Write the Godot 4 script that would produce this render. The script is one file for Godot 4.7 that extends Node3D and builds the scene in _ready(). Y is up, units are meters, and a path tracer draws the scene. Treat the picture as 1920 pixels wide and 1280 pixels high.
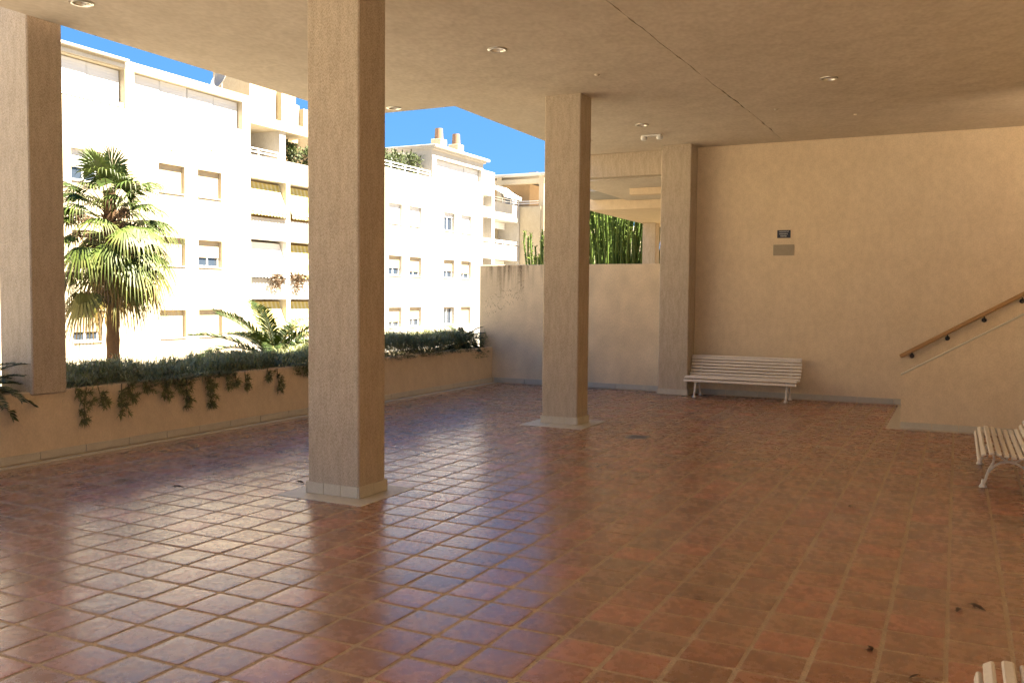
extends Node3D
# A tiled portico with textured pillars, a planter and benches, opposite sunlit apartment blocks.
# Metres, y up. z runs along the planter (away from the camera = -z), x runs towards the building.

const T := 0.28            # pitch of the floor tiles
const HC := 4.26           # height of the ceiling
const XP := -6.11          # inner face of the planter
const ZB := -10.1          # face of the back wall
const XF := -26.0          # face of the apartment blocks
var cam: Camera3D
var taken := {}
var rng := RandomNumberGenerator.new()
var mats := {}

# ---------------------------------------------------------------- mesh building
class MB:
	var v := PackedVector3Array()
	var n := PackedVector3Array()
	var c := PackedColorArray()
	var u := PackedVector2Array()
	var col := Color(1, 1, 1)
	var t := Transform3D()
	func tri(a: Vector3, b: Vector3, d: Vector3, na: Vector3, nb: Vector3, nd: Vector3, ua := Vector2.ZERO, ub := Vector2.ZERO, ud := Vector2.ZERO) -> void:
		v.append(t * a); v.append(t * d); v.append(t * b)
		n.append((t.basis * na).normalized()); n.append((t.basis * nd).normalized()); n.append((t.basis * nb).normalized())
		c.append(col); c.append(col); c.append(col)
		u.append(ua); u.append(ud); u.append(ub)
	func ftri(a: Vector3, b: Vector3, d: Vector3) -> void:
		var nn := (b - a).cross(d - a).normalized()
		tri(a, b, d, nn, nn, nn)
	func quad(a: Vector3, b: Vector3, d: Vector3, e: Vector3) -> void:   # counter-clockwise seen from outside
		var nn := (b - a).cross(d - a)
		if nn.length_squared() < 1e-14: nn = (d - a).cross(e - a)
		nn = nn.normalized()
		tri(a, b, d, nn, nn, nn, Vector2(0, 1), Vector2(1, 1), Vector2(1, 0))
		tri(a, d, e, nn, nn, nn, Vector2(0, 1), Vector2(1, 0), Vector2(0, 0))
	func box(a: Vector3, b: Vector3, w := 0.0) -> void:
		var lo := Vector3(minf(a.x, b.x), minf(a.y, b.y), minf(a.z, b.z))
		var hi := Vector3(maxf(a.x, b.x), maxf(a.y, b.y), maxf(a.z, b.z))
		var s := hi - lo
		w = minf(w, 0.45 * minf(s.x, minf(s.y, s.z)))
		var P := func(ix: int, iy: int, iz: int, ax: int) -> Vector3:
			var p := Vector3(hi.x if ix else lo.x, hi.y if iy else lo.y, hi.z if iz else lo.z)
			if ax != 0: p.x += -w if ix else w
			if ax != 1: p.y += -w if iy else w
			if ax != 2: p.z += -w if iz else w
			return p
		for k in 2:
			var f := [[P.call(k, 0, 0, 0), P.call(k, 1, 0, 0), P.call(k, 1, 1, 0), P.call(k, 0, 1, 0)],
				[P.call(0, k, 0, 1), P.call(0, k, 1, 1), P.call(1, k, 1, 1), P.call(1, k, 0, 1)],
				[P.call(0, 0, k, 2), P.call(1, 0, k, 2), P.call(1, 1, k, 2), P.call(0, 1, k, 2)]]
			for q in f:
				if k: quad(q[0], q[1], q[2], q[3])
				else: quad(q[3], q[2], q[1], q[0])
		if w <= 0.0: return
		var mid := (lo + hi) / 2
		for i in 2:
			for j in 2:
				_oq(P.call(i, j, 0, 0), P.call(i, j, 0, 1), P.call(i, j, 1, 1), P.call(i, j, 1, 0), mid)
				_oq(P.call(i, 0, j, 0), P.call(i, 0, j, 2), P.call(i, 1, j, 2), P.call(i, 1, j, 0), mid)
				_oq(P.call(0, i, j, 1), P.call(0, i, j, 2), P.call(1, i, j, 2), P.call(1, i, j, 1), mid)
				for k in 2:
					var a1: Vector3 = P.call(i, j, k, 0)
					var a2: Vector3 = P.call(i, j, k, 1)
					var a3: Vector3 = P.call(i, j, k, 2)
					if (a2 - a1).cross(a3 - a1).dot(a1 - mid) > 0: ftri(a1, a2, a3)
					else: ftri(a1, a3, a2)
	func _oq(a: Vector3, b: Vector3, d: Vector3, e: Vector3, mid: Vector3) -> void:
		if (b - a).cross(d - a).dot((a + d) / 2 - mid) > 0: quad(a, b, d, e)
		else: quad(e, d, b, a)
	func bar(p: Vector3, q: Vector3, w: float, h: float, upv := Vector3.UP, bev := 0.0) -> void:   # a box from p to q
		var ax := (q - p).normalized()
		if absf(ax.dot(upv)) > 0.98: upv = Vector3.RIGHT
		var sd := ax.cross(upv).normalized()
		var old := t
		t = old * Transform3D(Basis(sd, sd.cross(ax), -ax), p)
		box(Vector3(-w / 2, -h / 2, 0), Vector3(w / 2, h / 2, -(q - p).length()), bev)
		t = old
	func tube(pts: Array, rad: Array, sides := 6, caps := true, ribs := 0.0) -> void:
		var rings := []
		var nor := []
		var up := Vector3(0.31, 0.9, 0.17).normalized()
		for i in pts.size():
			var d: Vector3 = (pts[mini(i + 1, pts.size() - 1)] - pts[maxi(i - 1, 0)]).normalized()
			if absf(d.dot(up)) > 0.95: up = Vector3(0.95, 0.1, 0.3).normalized()
			var s := d.cross(up).normalized()
			var w := s.cross(d)
			var r := []
			var m := []
			for k in sides:
				var a := TAU * k / sides
				var o := s * cos(a) + w * sin(a)
				m.append(o); r.append(pts[i] + o * rad[i] * (1.0 - (ribs if k % 2 else 0.0)))
			rings.append(r); nor.append(m)
		for i in pts.size() - 1:
			for k in sides:
				var l := (k + 1) % sides
				tri(rings[i][l], rings[i][k], rings[i + 1][l], nor[i][l], nor[i][k], nor[i + 1][l])
				tri(rings[i + 1][l], rings[i][k], rings[i + 1][k], nor[i + 1][l], nor[i][k], nor[i + 1][k])
		if caps:
			for k in sides:
				var l := (k + 1) % sides
				ftri(rings[0][k], rings[0][l], pts[0])
				ftri(rings[-1][l], rings[-1][k], pts[-1])
	func lathe(prof: Array, sides := 24) -> void:   # prof: Vector2(radius, y), normals to the right of the path
		for i in prof.size() - 1:
			var a: Vector2 = prof[i]
			var b: Vector2 = prof[i + 1]
			var e := (b - a).normalized()
			var m := Vector2(e.y, -e.x)
			for k in sides:
				var p := TAU * k / sides
				var q := TAU * (k + 1) / sides
				var dp := Vector3(cos(p), 0, -sin(p))
				var dq := Vector3(cos(q), 0, -sin(q))
				var y := Vector3.UP
				var np := dp * m.x + y * m.y
				var nq := dq * m.x + y * m.y
				tri(dp * a.x + y * a.y, dq * a.x + y * a.y, dq * b.x + y * b.y, np, nq, nq)
				tri(dp * a.x + y * a.y, dq * b.x + y * b.y, dp * b.x + y * b.y, np, nq, np)
	func blade(pts: Array, wid: Array, side: Vector3) -> void:   # a thin leaf, bent along pts
		for i in pts.size() - 1:
			var a: Vector3 = pts[i]
			var b: Vector3 = pts[i + 1]
			var nn: Vector3 = side.cross(b - a).normalized()
			var s0: Vector3 = side * wid[i]
			var s1: Vector3 = side * wid[i + 1]
			tri(a - s0, a + s0, b + s1, nn, nn, nn)
			if wid[i + 1] > 0.0001: tri(a - s0, b + s1, b - s1, nn, nn, nn)
	func mesh() -> ArrayMesh:
		var m := ArrayMesh.new()
		var arr := []
		arr.resize(Mesh.ARRAY_MAX)
		arr[Mesh.ARRAY_VERTEX] = v
		arr[Mesh.ARRAY_NORMAL] = n
		arr[Mesh.ARRAY_COLOR] = c
		arr[Mesh.ARRAY_TEX_UV] = u
		m.add_surface_from_arrays(Mesh.PRIMITIVE_TRIANGLES, arr)
		return m

func put(called: String, shape, m: Material, parent: Node = self, at := Vector3.ZERO) -> MeshInstance3D:
	var o := MeshInstance3D.new()
	o.mesh = shape.mesh() if shape is MB else shape
	o.material_override = m
	o.position = at
	o.name = numbered(called) if parent == self else called
	parent.add_child(o, true)
	return o
func numbered(called: String) -> String:
	if not taken.has(called):
		taken[called] = 0
		return called
	taken[called] += 1
	return "%s_%03d" % [called, taken[called]]
func thing(called: String, label: String, category: String, at := Vector3.ZERO, group := "") -> Node3D:
	var o := Node3D.new()
	o.name = numbered(called)
	add_child(o)
	o.position = at
	return tag(o, label, category, group)
func tag(o: Node3D, label: String, category: String, group := "", kind := "") -> Node3D:
	if label: o.set_meta("label", label)
	if category: o.set_meta("category", category)
	if group: o.set_meta("group", group)
	if kind: o.set_meta("kind", kind)
	return o
func boxm(a: Vector3, b: Vector3, w := 0.0) -> MB:
	var m := MB.new()
	m.box(a, b, w)
	return m

# ---------------------------------------------------------------- materials
func lin(r: float, g: float, b: float) -> Color:
	return Color(r, g, b).linear_to_srgb()
func mat(called: String, col: Color, rough := 0.9, spec := 0.4) -> StandardMaterial3D:
	var m := StandardMaterial3D.new()
	m.resource_name = called
	m.albedo_color = col
	m.roughness = rough
	m.metallic_specular = spec
	m.cull_mode = BaseMaterial3D.CULL_DISABLED
	mats[called] = m
	return m
func leafmat(called: String, rough := 0.55, back := 0.35) -> StandardMaterial3D:
	var m := mat(called, Color(1, 1, 1), rough, 0.4)
	m.vertex_color_use_as_albedo = true
	m.backlight_enabled = true
	m.backlight = Color(back, back, back * 0.5)
	return m
func noise(w: int, h: int, freq: float, seed_: int, oct := 3, kind := FastNoiseLite.TYPE_SIMPLEX_SMOOTH) -> Image:
	var f := FastNoiseLite.new()
	f.seed = seed_
	f.frequency = freq
	f.noise_type = kind
	f.fractal_octaves = oct
	return f.get_seamless_image(w, h)
func blend(parts: Array, lo: Color, hi: Color) -> ImageTexture:   # parts: [image, weight, gain]; grey sum -> colour between lo and hi
	var w: int = parts[0][0].get_width()
	var h: int = parts[0][0].get_height()
	var im := Image.create(w, h, false, Image.FORMAT_RGB8)
	for y in h:
		for x in w:
			var s := 0.0
			for p in parts:
				s += clampf((p[0].get_pixel(x, y).r - 0.5) * p[2] + 0.5, 0, 1) * p[1]
			im.set_pixel(x, y, lo.lerp(hi, clampf(s, 0, 1)))
	im.generate_mipmaps()
	return ImageTexture.create_from_image(im)
func tri_world(m: StandardMaterial3D, s: Vector3) -> StandardMaterial3D:
	m.uv1_triplanar = true
	m.uv1_world_triplanar = true
	m.uv1_triplanar_sharpness = 8.0
	m.uv1_scale = s
	return m
func relief(m: StandardMaterial3D, tex: ImageTexture, strength: float) -> StandardMaterial3D:
	var im := tex.get_image()
	im.clear_mipmaps()
	im.convert(Image.FORMAT_RGBA8)
	im.bump_map_to_normal_map(strength)
	m.normal_enabled = true
	m.normal_texture = ImageTexture.create_from_image(im)
	return m

func make_materials() -> void:
	var W := Color(1, 1, 1)
	var K := Color(0, 0, 0)
	var fine := noise(512, 512, 0.09, 3, 3)
	var mid := noise(512, 512, 0.02, 4, 4)
	var big := noise(512, 512, 0.006, 5, 4)
	var speck := noise(512, 512, 0.16, 6, 2)
	# rough render: grains dragged vertically
	var grain := blend([[fine, 0.75, 2.2], [mid, 0.25, 1.6]], K, W)
	var render_col := blend([[fine, 0.42, 2.2], [speck, 0.30, 2.4], [mid, 0.14, 1.6], [big, 0.14, 1.6]], Color(0.66, 0.63, 0.58), W)
	var soft_col := blend([[fine, 0.36, 2.0], [mid, 0.34, 1.2], [big, 0.30, 1.0]], Color(0.89, 0.88, 0.86), W)
	var soft_h := blend([[mid, 0.6, 1.6], [big, 0.4, 1.6]], K, W)
	var m := tri_world(mat("render", lin(0.76, 0.655, 0.53), 0.95, 0.25), Vector3(3.8, 0.8, 3.8))
	m.albedo_texture = render_col
	relief(m, grain, 1.9)
	m = tri_world(mat("render_fine", lin(0.83, 0.675, 0.48), 0.95, 0.25), Vector3(0.9, 0.62, 0.9))
	m.albedo_texture = soft_col
	relief(m, grain, 0.9)
	m = tri_world(mat("ceiling", lin(0.74, 0.65, 0.54), 0.95, 0.2), Vector3(0.30, 0.30, 0.19))
	m.albedo_texture = soft_col
	relief(m, soft_h, 0.9)
	m = tri_world(mat("stone", lin(0.66, 0.60, 0.49), 0.5, 0.5), Vector3(1.2, 1.2, 1.2))
	m.albedo_texture = soft_col
	m = tri_world(mat("grey_stone", lin(0.54, 0.51, 0.44), 0.55, 0.5), Vector3(1.2, 1.2, 1.2))
	m.albedo_texture = soft_col
	m = tri_world(mat("grout", lin(0.72, 0.56, 0.40), 0.95, 0.2), Vector3(1.3, 1.3, 1.3))
	m.albedo_texture = render_col
	# sealed clay tiles
	var clay := blend([[speck, 0.10, 1.2], [mid, 0.34, 1.6], [big, 0.56, 1.6]], Color(0.88, 0.87, 0.86), W)
	var gloss := blend([[speck, 0.22, 2.2], [mid, 0.42, 2.4], [big, 0.36, 2.4]], Color(0.27, 0.27, 0.27), Color(0.40, 0.40, 0.40))
	m = tri_world(mat("tile", W, 0.8, 0.6), Vector3(1.25, 1.25, 1.25))
	m.vertex_color_use_as_albedo = true
	m.albedo_texture = clay
	m.roughness_texture = gloss
	m.roughness_texture_channel = BaseMaterial3D.TEXTURE_CHANNEL_RED
	relief(m, blend([[mid, 0.75, 1.6], [speck, 0.25, 1.2]], K, W), 0.22)
	# opposite buildings
	m = tri_world(mat("cream_facade", lin(0.45, 0.39, 0.285), 0.95, 0.2), Vector3(0.3, 0.12, 0.3))
	m.albedo_texture = soft_col
	m = tri_world(mat("white_facade", lin(0.48, 0.455, 0.41), 0.95, 0.2), Vector3(0.3, 0.12, 0.3))
	m.albedo_texture = soft_col
	m = tri_world(mat("ochre_facade", lin(0.58, 0.42, 0.26), 0.95, 0.2), Vector3(0.3, 0.3, 0.3))
	m.albedo_texture = soft_col
	m = tri_world(mat("soil", lin(0.09, 0.065, 0.045), 1.0, 0.1), Vector3(1, 1, 1))
	m.albedo_texture = render_col
	m = tri_world(mat("paving", lin(0.33, 0.31, 0.275), 0.95, 0.2), Vector3(0.2, 0.2, 0.2))
	m.albedo_texture = render_col
	m = tri_world(mat("earth", lin(0.22, 0.18, 0.11), 1.0, 0.1), Vector3(0.3, 0.3, 0.3))
	m.albedo_texture = render_col
	mat("white_shutter", lin(0.56, 0.56, 0.56), 0.6, 0.4)
	mat("beige_shutter", lin(0.36, 0.29, 0.19), 0.6, 0.4)
	mat("white_metal", lin(0.75, 0.74, 0.71), 0.45, 0.5)
	mat("grey_metal", lin(0.20, 0.20, 0.20), 0.45, 0.5)
	mat("dark_metal", lin(0.02, 0.02, 0.022), 0.4, 0.5)
	mat("glass", lin(0.03, 0.04, 0.055), 0.06, 0.6)
	mat("clay_pot", lin(0.20, 0.13, 0.09), 0.9, 0.3)
	m = mat("chrome", lin(0.6, 0.57, 0.52), 0.3, 0.5)
	m.metallic = 0.9
	m = tri_world(mat("bench_paint", lin(0.84, 0.77, 0.69), 0.5, 0.45), Vector3(3, 3, 3))
	m.albedo_texture = soft_col
	m = tri_world(mat("iron_paint", lin(0.78, 0.72, 0.65), 0.45, 0.5), Vector3(3, 3, 3))
	m.albedo_texture = soft_col
	m = tri_world(mat("wood", lin(0.60, 0.34, 0.12), 0.4, 0.5), Vector3(1, 9, 9))
	m.albedo_texture = render_col
	mat("sign_navy", lin(0.012, 0.014, 0.03), 0.4, 0.5)
	mat("sign_white", lin(0.6, 0.6, 0.58), 0.6, 0.4)
	m = tri_world(mat("plaque", lin(0.40, 0.34, 0.25), 0.6, 0.4), Vector3(3, 3, 3))
	m.albedo_texture = soft_col
	mat("dry_leaf", lin(0.05, 0.025, 0.012), 0.9, 0.2)
	m = tri_world(mat("bark", lin(0.12, 0.075, 0.045), 0.95, 0.2), Vector3(2, 5, 2))
	m.albedo_texture = render_col
	relief(m, grain, 4.0)
	leafmat("leaf")
	leafmat("hedge_leaf", 0.55, 0.45)
	m = mat("cactus_skin", W, 0.5, 0.4)
	m.vertex_color_use_as_albedo = true
	# awning cloth: woven stripes
	var im := Image.create(128, 8, false, Image.FORMAT_RGB8)
	for x in 128:
		var s := x % 16
		var cc := lin(0.55, 0.50, 0.30) if s < 7 else (lin(0.40, 0.29, 0.08) if s in [8, 12] else lin(0.52, 0.43, 0.15))
		for y in 8: im.set_pixel(x, y, cc)
	m = mat("awning_cloth", W, 0.9, 0.2)
	m.albedo_texture = ImageTexture.create_from_image(im)
	m.backlight_enabled = true
	m.backlight = Color(0.5, 0.42, 0.25)
	mat("white_cloth", lin(0.78, 0.76, 0.72), 0.9, 0.2)
	# low wall: the same render with the run-off marks under its top
	im = Image.create(1024, 512, false, Image.FORMAT_RGB8)
	var col := FastNoiseLite.new()
	col.seed = 21
	col.frequency = 0.035
	for x in 1024:
		var xm := x / 1024.0 * 3.74        # metres from the free end
		var here := clampf(1.15 - absf(xm - 0.55) / 0.75, 0, 1) + 0.35 * clampf(1.0 - absf(xm - 1.5) / 0.9, 0, 1)
		var run := clampf(col.get_noise_2d(x * 0.8, 0) * 1.3 + 0.3, 0, 1) * here * 0.85
		var long := 0.12 + 0.75 * clampf(col.get_noise_2d(x * 0.6, 77) + 0.4, 0, 1)
		for y in 512:
			var ym := y / 512.0 * 2.27
			var k := run * clampf(1.0 - ym / long, 0, 1) * (0.55 + 0.9 * (speck.get_pixel(x % 512, (y / 2) % 512).r - 0.1))
			# marks a climbing plant left
			var vine := 0.0
			for q in 3:
				var line := 0.42 + q * 0.13 + (0.75 - xm) * 0.42 + 0.16 * col.get_noise_2d(x * 1.1, 200.0 + q * 40)
				if xm > 0.12 and xm < 0.95: vine = maxf(vine, (1.0 if absf(ym - line) < 0.009 + 0.006 * fine.get_pixel(y % 512, x % 512).r else 0.0) * (0.34 if fine.get_pixel(x % 512, y % 512).r > 0.52 else 0.0))
			var g := render_col.get_image().get_pixel(0, 0) if false else Color(1, 1, 1)
			var gr := 0.80 + 0.2 * (0.5 * fine.get_pixel((x * 2) % 512, (y / 2 * 2) % 512).r + 0.5 * big.get_pixel(x % 512, y % 512).r)
			g = Color(gr, gr * 0.985, gr * 0.96)
			im.set_pixel(x, y, g.lerp(Color(0.34, 0.30, 0.27), clampf(k + vine, 0, 0.85)))
	m = mat("stained_render", lin(0.87, 0.72, 0.53), 0.95, 0.25)
	m.albedo_texture = ImageTexture.create_from_image(im)

# ---------------------------------------------------------------- pieces of the place
func grid_face(mb: MB, xs: Array, ys: Array, holes: Array, P: Callable) -> void:   # rectangles between the cuts, leaving the holes open
	for h in holes:
		xs.append(h[0]); xs.append(h[1]); ys.append(h[2]); ys.append(h[3])
	xs.sort(); ys.sort()
	for i in xs.size() - 1:
		if xs[i + 1] - xs[i] < 1e-5: continue
		for j in ys.size() - 1:
			if ys[j + 1] - ys[j] < 1e-5: continue
			var cx: float = (xs[i] + xs[i + 1]) / 2
			var cy: float = (ys[j] + ys[j + 1]) / 2
			var open := false
			for h in holes:
				if cx > h[0] and cx < h[1] and cy > h[2] and cy < h[3]: open = true
			if not open: mb.quad(P.call(xs[i], ys[j]), P.call(xs[i + 1], ys[j]), P.call(xs[i + 1], ys[j + 1]), P.call(xs[i], ys[j + 1]))

# a wall that faces +x at x, from z1 (far) to z0 (near); holes [z_low, z_high, y_low, y_high] with reveals
func facade(mb: MB, x: float, z0: float, z1: float, y0: float, y1: float, holes: Array, deep := 0.18) -> void:
	var hs := []
	for h in holes: hs.append([-h[1], -h[0], h[2], h[3]])     # s = -z grows to the right as seen from +x
	grid_face(mb, [-z0, -z1], [y0, y1], hs, func(s, y): return Vector3(x, y, -s))
	for h in holes:
		var a: float = h[0]
		var b: float = h[1]
		var d: float = h[4] if h.size() > 4 else deep
		mb.quad(Vector3(x, h[2], b), Vector3(x, h[2], a), Vector3(x - d, h[2], a), Vector3(x - d, h[2], b))
		mb.quad(Vector3(x - d, h[3], b), Vector3(x - d, h[3], a), Vector3(x, h[3], a), Vector3(x, h[3], b))
		mb.quad(Vector3(x, h[2], a), Vector3(x, h[3], a), Vector3(x - d, h[3], a), Vector3(x - d, h[2], a))
		mb.quad(Vector3(x - d, h[2], b), Vector3(x - d, h[3], b), Vector3(x, h[3], b), Vector3(x, h[2], b))

func window(b: Node3D, x: float, h: Array, shut: float, m: Material, sill_m: Material) -> void:   # shut: share of the opening the roller shutter covers
	var y: float = h[3] - (h[3] - h[2]) * shut
	var w := MB.new()
	w.box(Vector3(x - 0.19, y, h[0] + 0.01), Vector3(x - 0.16, h[3] - 0.005, h[1] - 0.01))
	for k in int((h[3] - y) / 0.06):
		w.box(Vector3(x - 0.162, y + k * 0.06 + 0.006, h[0] + 0.03), Vector3(x - 0.155, y + k * 0.06 + 0.054, h[1] - 0.03))
	var o := put("window", w, m, b)
	put("sill", boxm(Vector3(x - 0.15, h[2] + 0.002, h[0] + 0.004), Vector3(x + 0.05, h[2] + 0.045, h[1] - 0.004), 0.008), sill_m, o)
	if shut < 0.99:
		put("pane", boxm(Vector3(x - 0.225, h[2] + 0.04, h[0] + 0.02), Vector3(x - 0.215, y + 0.04, h[1] - 0.02)), mats.glass, o)
		var f := MB.new()
		for s in [0.0, 0.5, 1.0]:
			var z := lerpf(h[0] + 0.05, h[1] - 0.05, s)
			f.box(Vector3(x - 0.212, h[2] + 0.046, z - 0.035), Vector3(x - 0.192, y + 0.03, z + 0.035))
		f.box(Vector3(x - 0.210, h[2] + 0.047, h[0] + 0.03), Vector3(x - 0.194, h[2] + 0.11, h[1] - 0.03))
		put("frame", f, mats.white_metal, o)

func railing(b: Node3D, x: float, z0: float, z1: float, y: float, h: float) -> void:
	var r := MB.new()
	for k in 2: r.bar(Vector3(x, y + h * (k + 1) / 2.0, z0), Vector3(x, y + h * (k + 1) / 2.0, z1), 0.05, 0.05)
	var n := maxi(1, int(absf(z1 - z0) / 1.1))
	for k in n + 1:
		var z := lerpf(z0, z1, k / float(n))
		r.box(Vector3(x - 0.02, y, z - 0.02), Vector3(x + 0.02, y + h - 0.026, z + 0.02))
	put("railing", r, mats.white_metal, b)

func awning(b: Node3D, x: float, z0: float, z1: float, top: float, drop: float, out: float, m: Material) -> void:
	var a := MB.new()
	var up := Vector3(x - 0.42, top, 0)
	var dn := Vector3(x - 0.42 + out, top - drop, 0)
	var N := 12
	for k in N:                                   # slight sag between the arms
		var f := k / float(N)
		var g := (k + 1) / float(N)
		var p := up.lerp(dn, f) + Vector3(-0.05, -0.03, 0) * sin(PI * f)
		var q := up.lerp(dn, g) + Vector3(-0.05, -0.03, 0) * sin(PI * g)
		var nn := Vector3(drop, out, 0).normalized()
		var A := Vector3(p.x, p.y, z0)
		var B := Vector3(p.x, p.y, z1)
		var C := Vector3(q.x, q.y, z1)
		var D := Vector3(q.x, q.y, z0)
		var w := absf(z1 - z0) / 2.4
		a.tri(D, C, B, nn, nn, nn, Vector2(0, 0), Vector2(w, 0), Vector2(w, 1))
		a.tri(D, B, A, nn, nn, nn, Vector2(0, 0), Vector2(w, 1), Vector2(0, 1))
	var c := put("awning", a, m, b)
	var s := MB.new()
	var n := int(absf(z1 - z0) / 0.22)
	for k in n:                                   # scalloped valance
		var za := lerpf(z0, z1, k / float(n))
		var zb := lerpf(z0, z1, (k + 1) / float(n))
		var prev := Vector3(dn.x, dn.y - 0.14, za)
		for j in 4:
			var e := (j + 1) / 4.0
			var nx := Vector3(dn.x, dn.y - 0.14 - 0.07 * sin(PI * e), lerpf(za, zb, e))
			var u0 := absf(prev.z - z0) / 2.4
			var u1 := absf(nx.z - z0) / 2.4
			var pt := Vector3(dn.x, dn.y, prev.z)
			var nt := Vector3(dn.x, dn.y, nx.z)
			s.tri(prev, nx, nt, Vector3.RIGHT, Vector3.RIGHT, Vector3.RIGHT, Vector2(u0, 0), Vector2(u1, 0), Vector2(u1, 1))
			s.tri(prev, nt, pt, Vector3.RIGHT, Vector3.RIGHT, Vector3.RIGHT, Vector2(u0, 0), Vector2(u1, 1), Vector2(u0, 1))
			prev = nx
	put("valance", s, m, c)
	var r := MB.new()
	r.tube([Vector3(dn.x, dn.y, z0), Vector3(dn.x, dn.y, z1)], [0.03, 0.03], 6)
	put("front_rail", r, mats.white_metal, c)

func shutters(b: Node3D, x: float, h: Array, n: int) -> void:     # white slatted panels that close a loggia
	for k in n:
		var za := lerpf(h[1] - 0.02, h[0] + 0.02, k / float(n))
		var zb := lerpf(h[1] - 0.02, h[0] + 0.02, (k + 1) / float(n)) + 0.03
		var p := MB.new()
		var low: float = h[2] + 0.14 + rng.randf() * 0.1
		p.box(Vector3(x - 0.30 - 0.02 * (k % 2), low, za), Vector3(x - 0.26 - 0.02 * (k % 2), h[3] - 0.03, zb))
		for j in int((h[3] - low) / 0.1):
			p.box(Vector3(x - 0.262 - 0.02 * (k % 2), low + j * 0.1 + 0.008, za - 0.03), Vector3(x - 0.250 - 0.02 * (k % 2), low + j * 0.1 + 0.092, zb + 0.03))
		put("shutter_panel", p, mats.white_shutter, b)
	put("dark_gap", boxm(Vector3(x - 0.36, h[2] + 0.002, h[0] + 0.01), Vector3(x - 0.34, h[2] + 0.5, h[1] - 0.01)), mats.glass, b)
	railing(b, x - 0.1, h[1] - 0.02, h[0] + 0.02, h[2] + 0.001, 0.17)

# ---------------------------------------------------------------- plants
func fan_frond(hub: Vector3, dir: Vector3, r: float, col: Color, tip: Color, droop: float, root: Vector3) -> MB:
	var mb := MB.new()
	mb.col = col.lerp(Color(0.12, 0.09, 0.03), 0.4)
	mb.tube([root, root.lerp(hub, 0.5) + Vector3.UP * 0.04, hub], [0.022, 0.016, 0.012], 4, false)
	var side := dir.cross(Vector3.UP)
	side = side.normalized() if side.length() > 0.1 else Vector3.RIGHT
	var nrm := side.cross(dir).normalized()
	var N := 30
	for k in N:
		var a := lerpf(-1.0, 1.0, k / float(N - 1)) * 1.85
		var d := (dir * cos(a) + side * sin(a)).normalized()
		var w := (side * cos(a) - dir * sin(a)).normalized()
		var fold := (0.012 if k % 2 else -0.012)
		var L := r * (1.0 - 0.28 * pow(absf(a) / 1.85, 2)) * rng.randf_range(0.88, 1.06)
		var drp := droop * rng.randf_range(0.7, 1.4)
		var p0 := hub
		var p1 := hub + d * L * 0.33 + nrm * (0.05 * r - 0.04 * absf(a)) + nrm * fold
		var p2 := hub + d * L * 0.62 + nrm * (0.02 - 0.06 * absf(a)) + Vector3.DOWN * drp * 0.10 * L
		var p3 := hub + d * L * 0.86 + Vector3.DOWN * drp * 0.34 * L
		var p4 := hub + d * L * 0.98 + Vector3.DOWN * drp * 0.72 * L
		var b := rng.randf_range(0.75, 1.25)
		mb.col = Color(col.r * b, col.g * b, col.b * b)
		mb.blade([p0, p1, p2], [0.004, 0.026 * r / 0.8, 0.024 * r / 0.8], w)
		var e := tip.lerp(col, rng.randf())
		mb.col = Color(e.r * b, e.g * b, e.b * b)
		mb.blade([p2, p3, p4], [0.022 * r / 0.8, 0.012, 0.0], w)
	return mb

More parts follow.
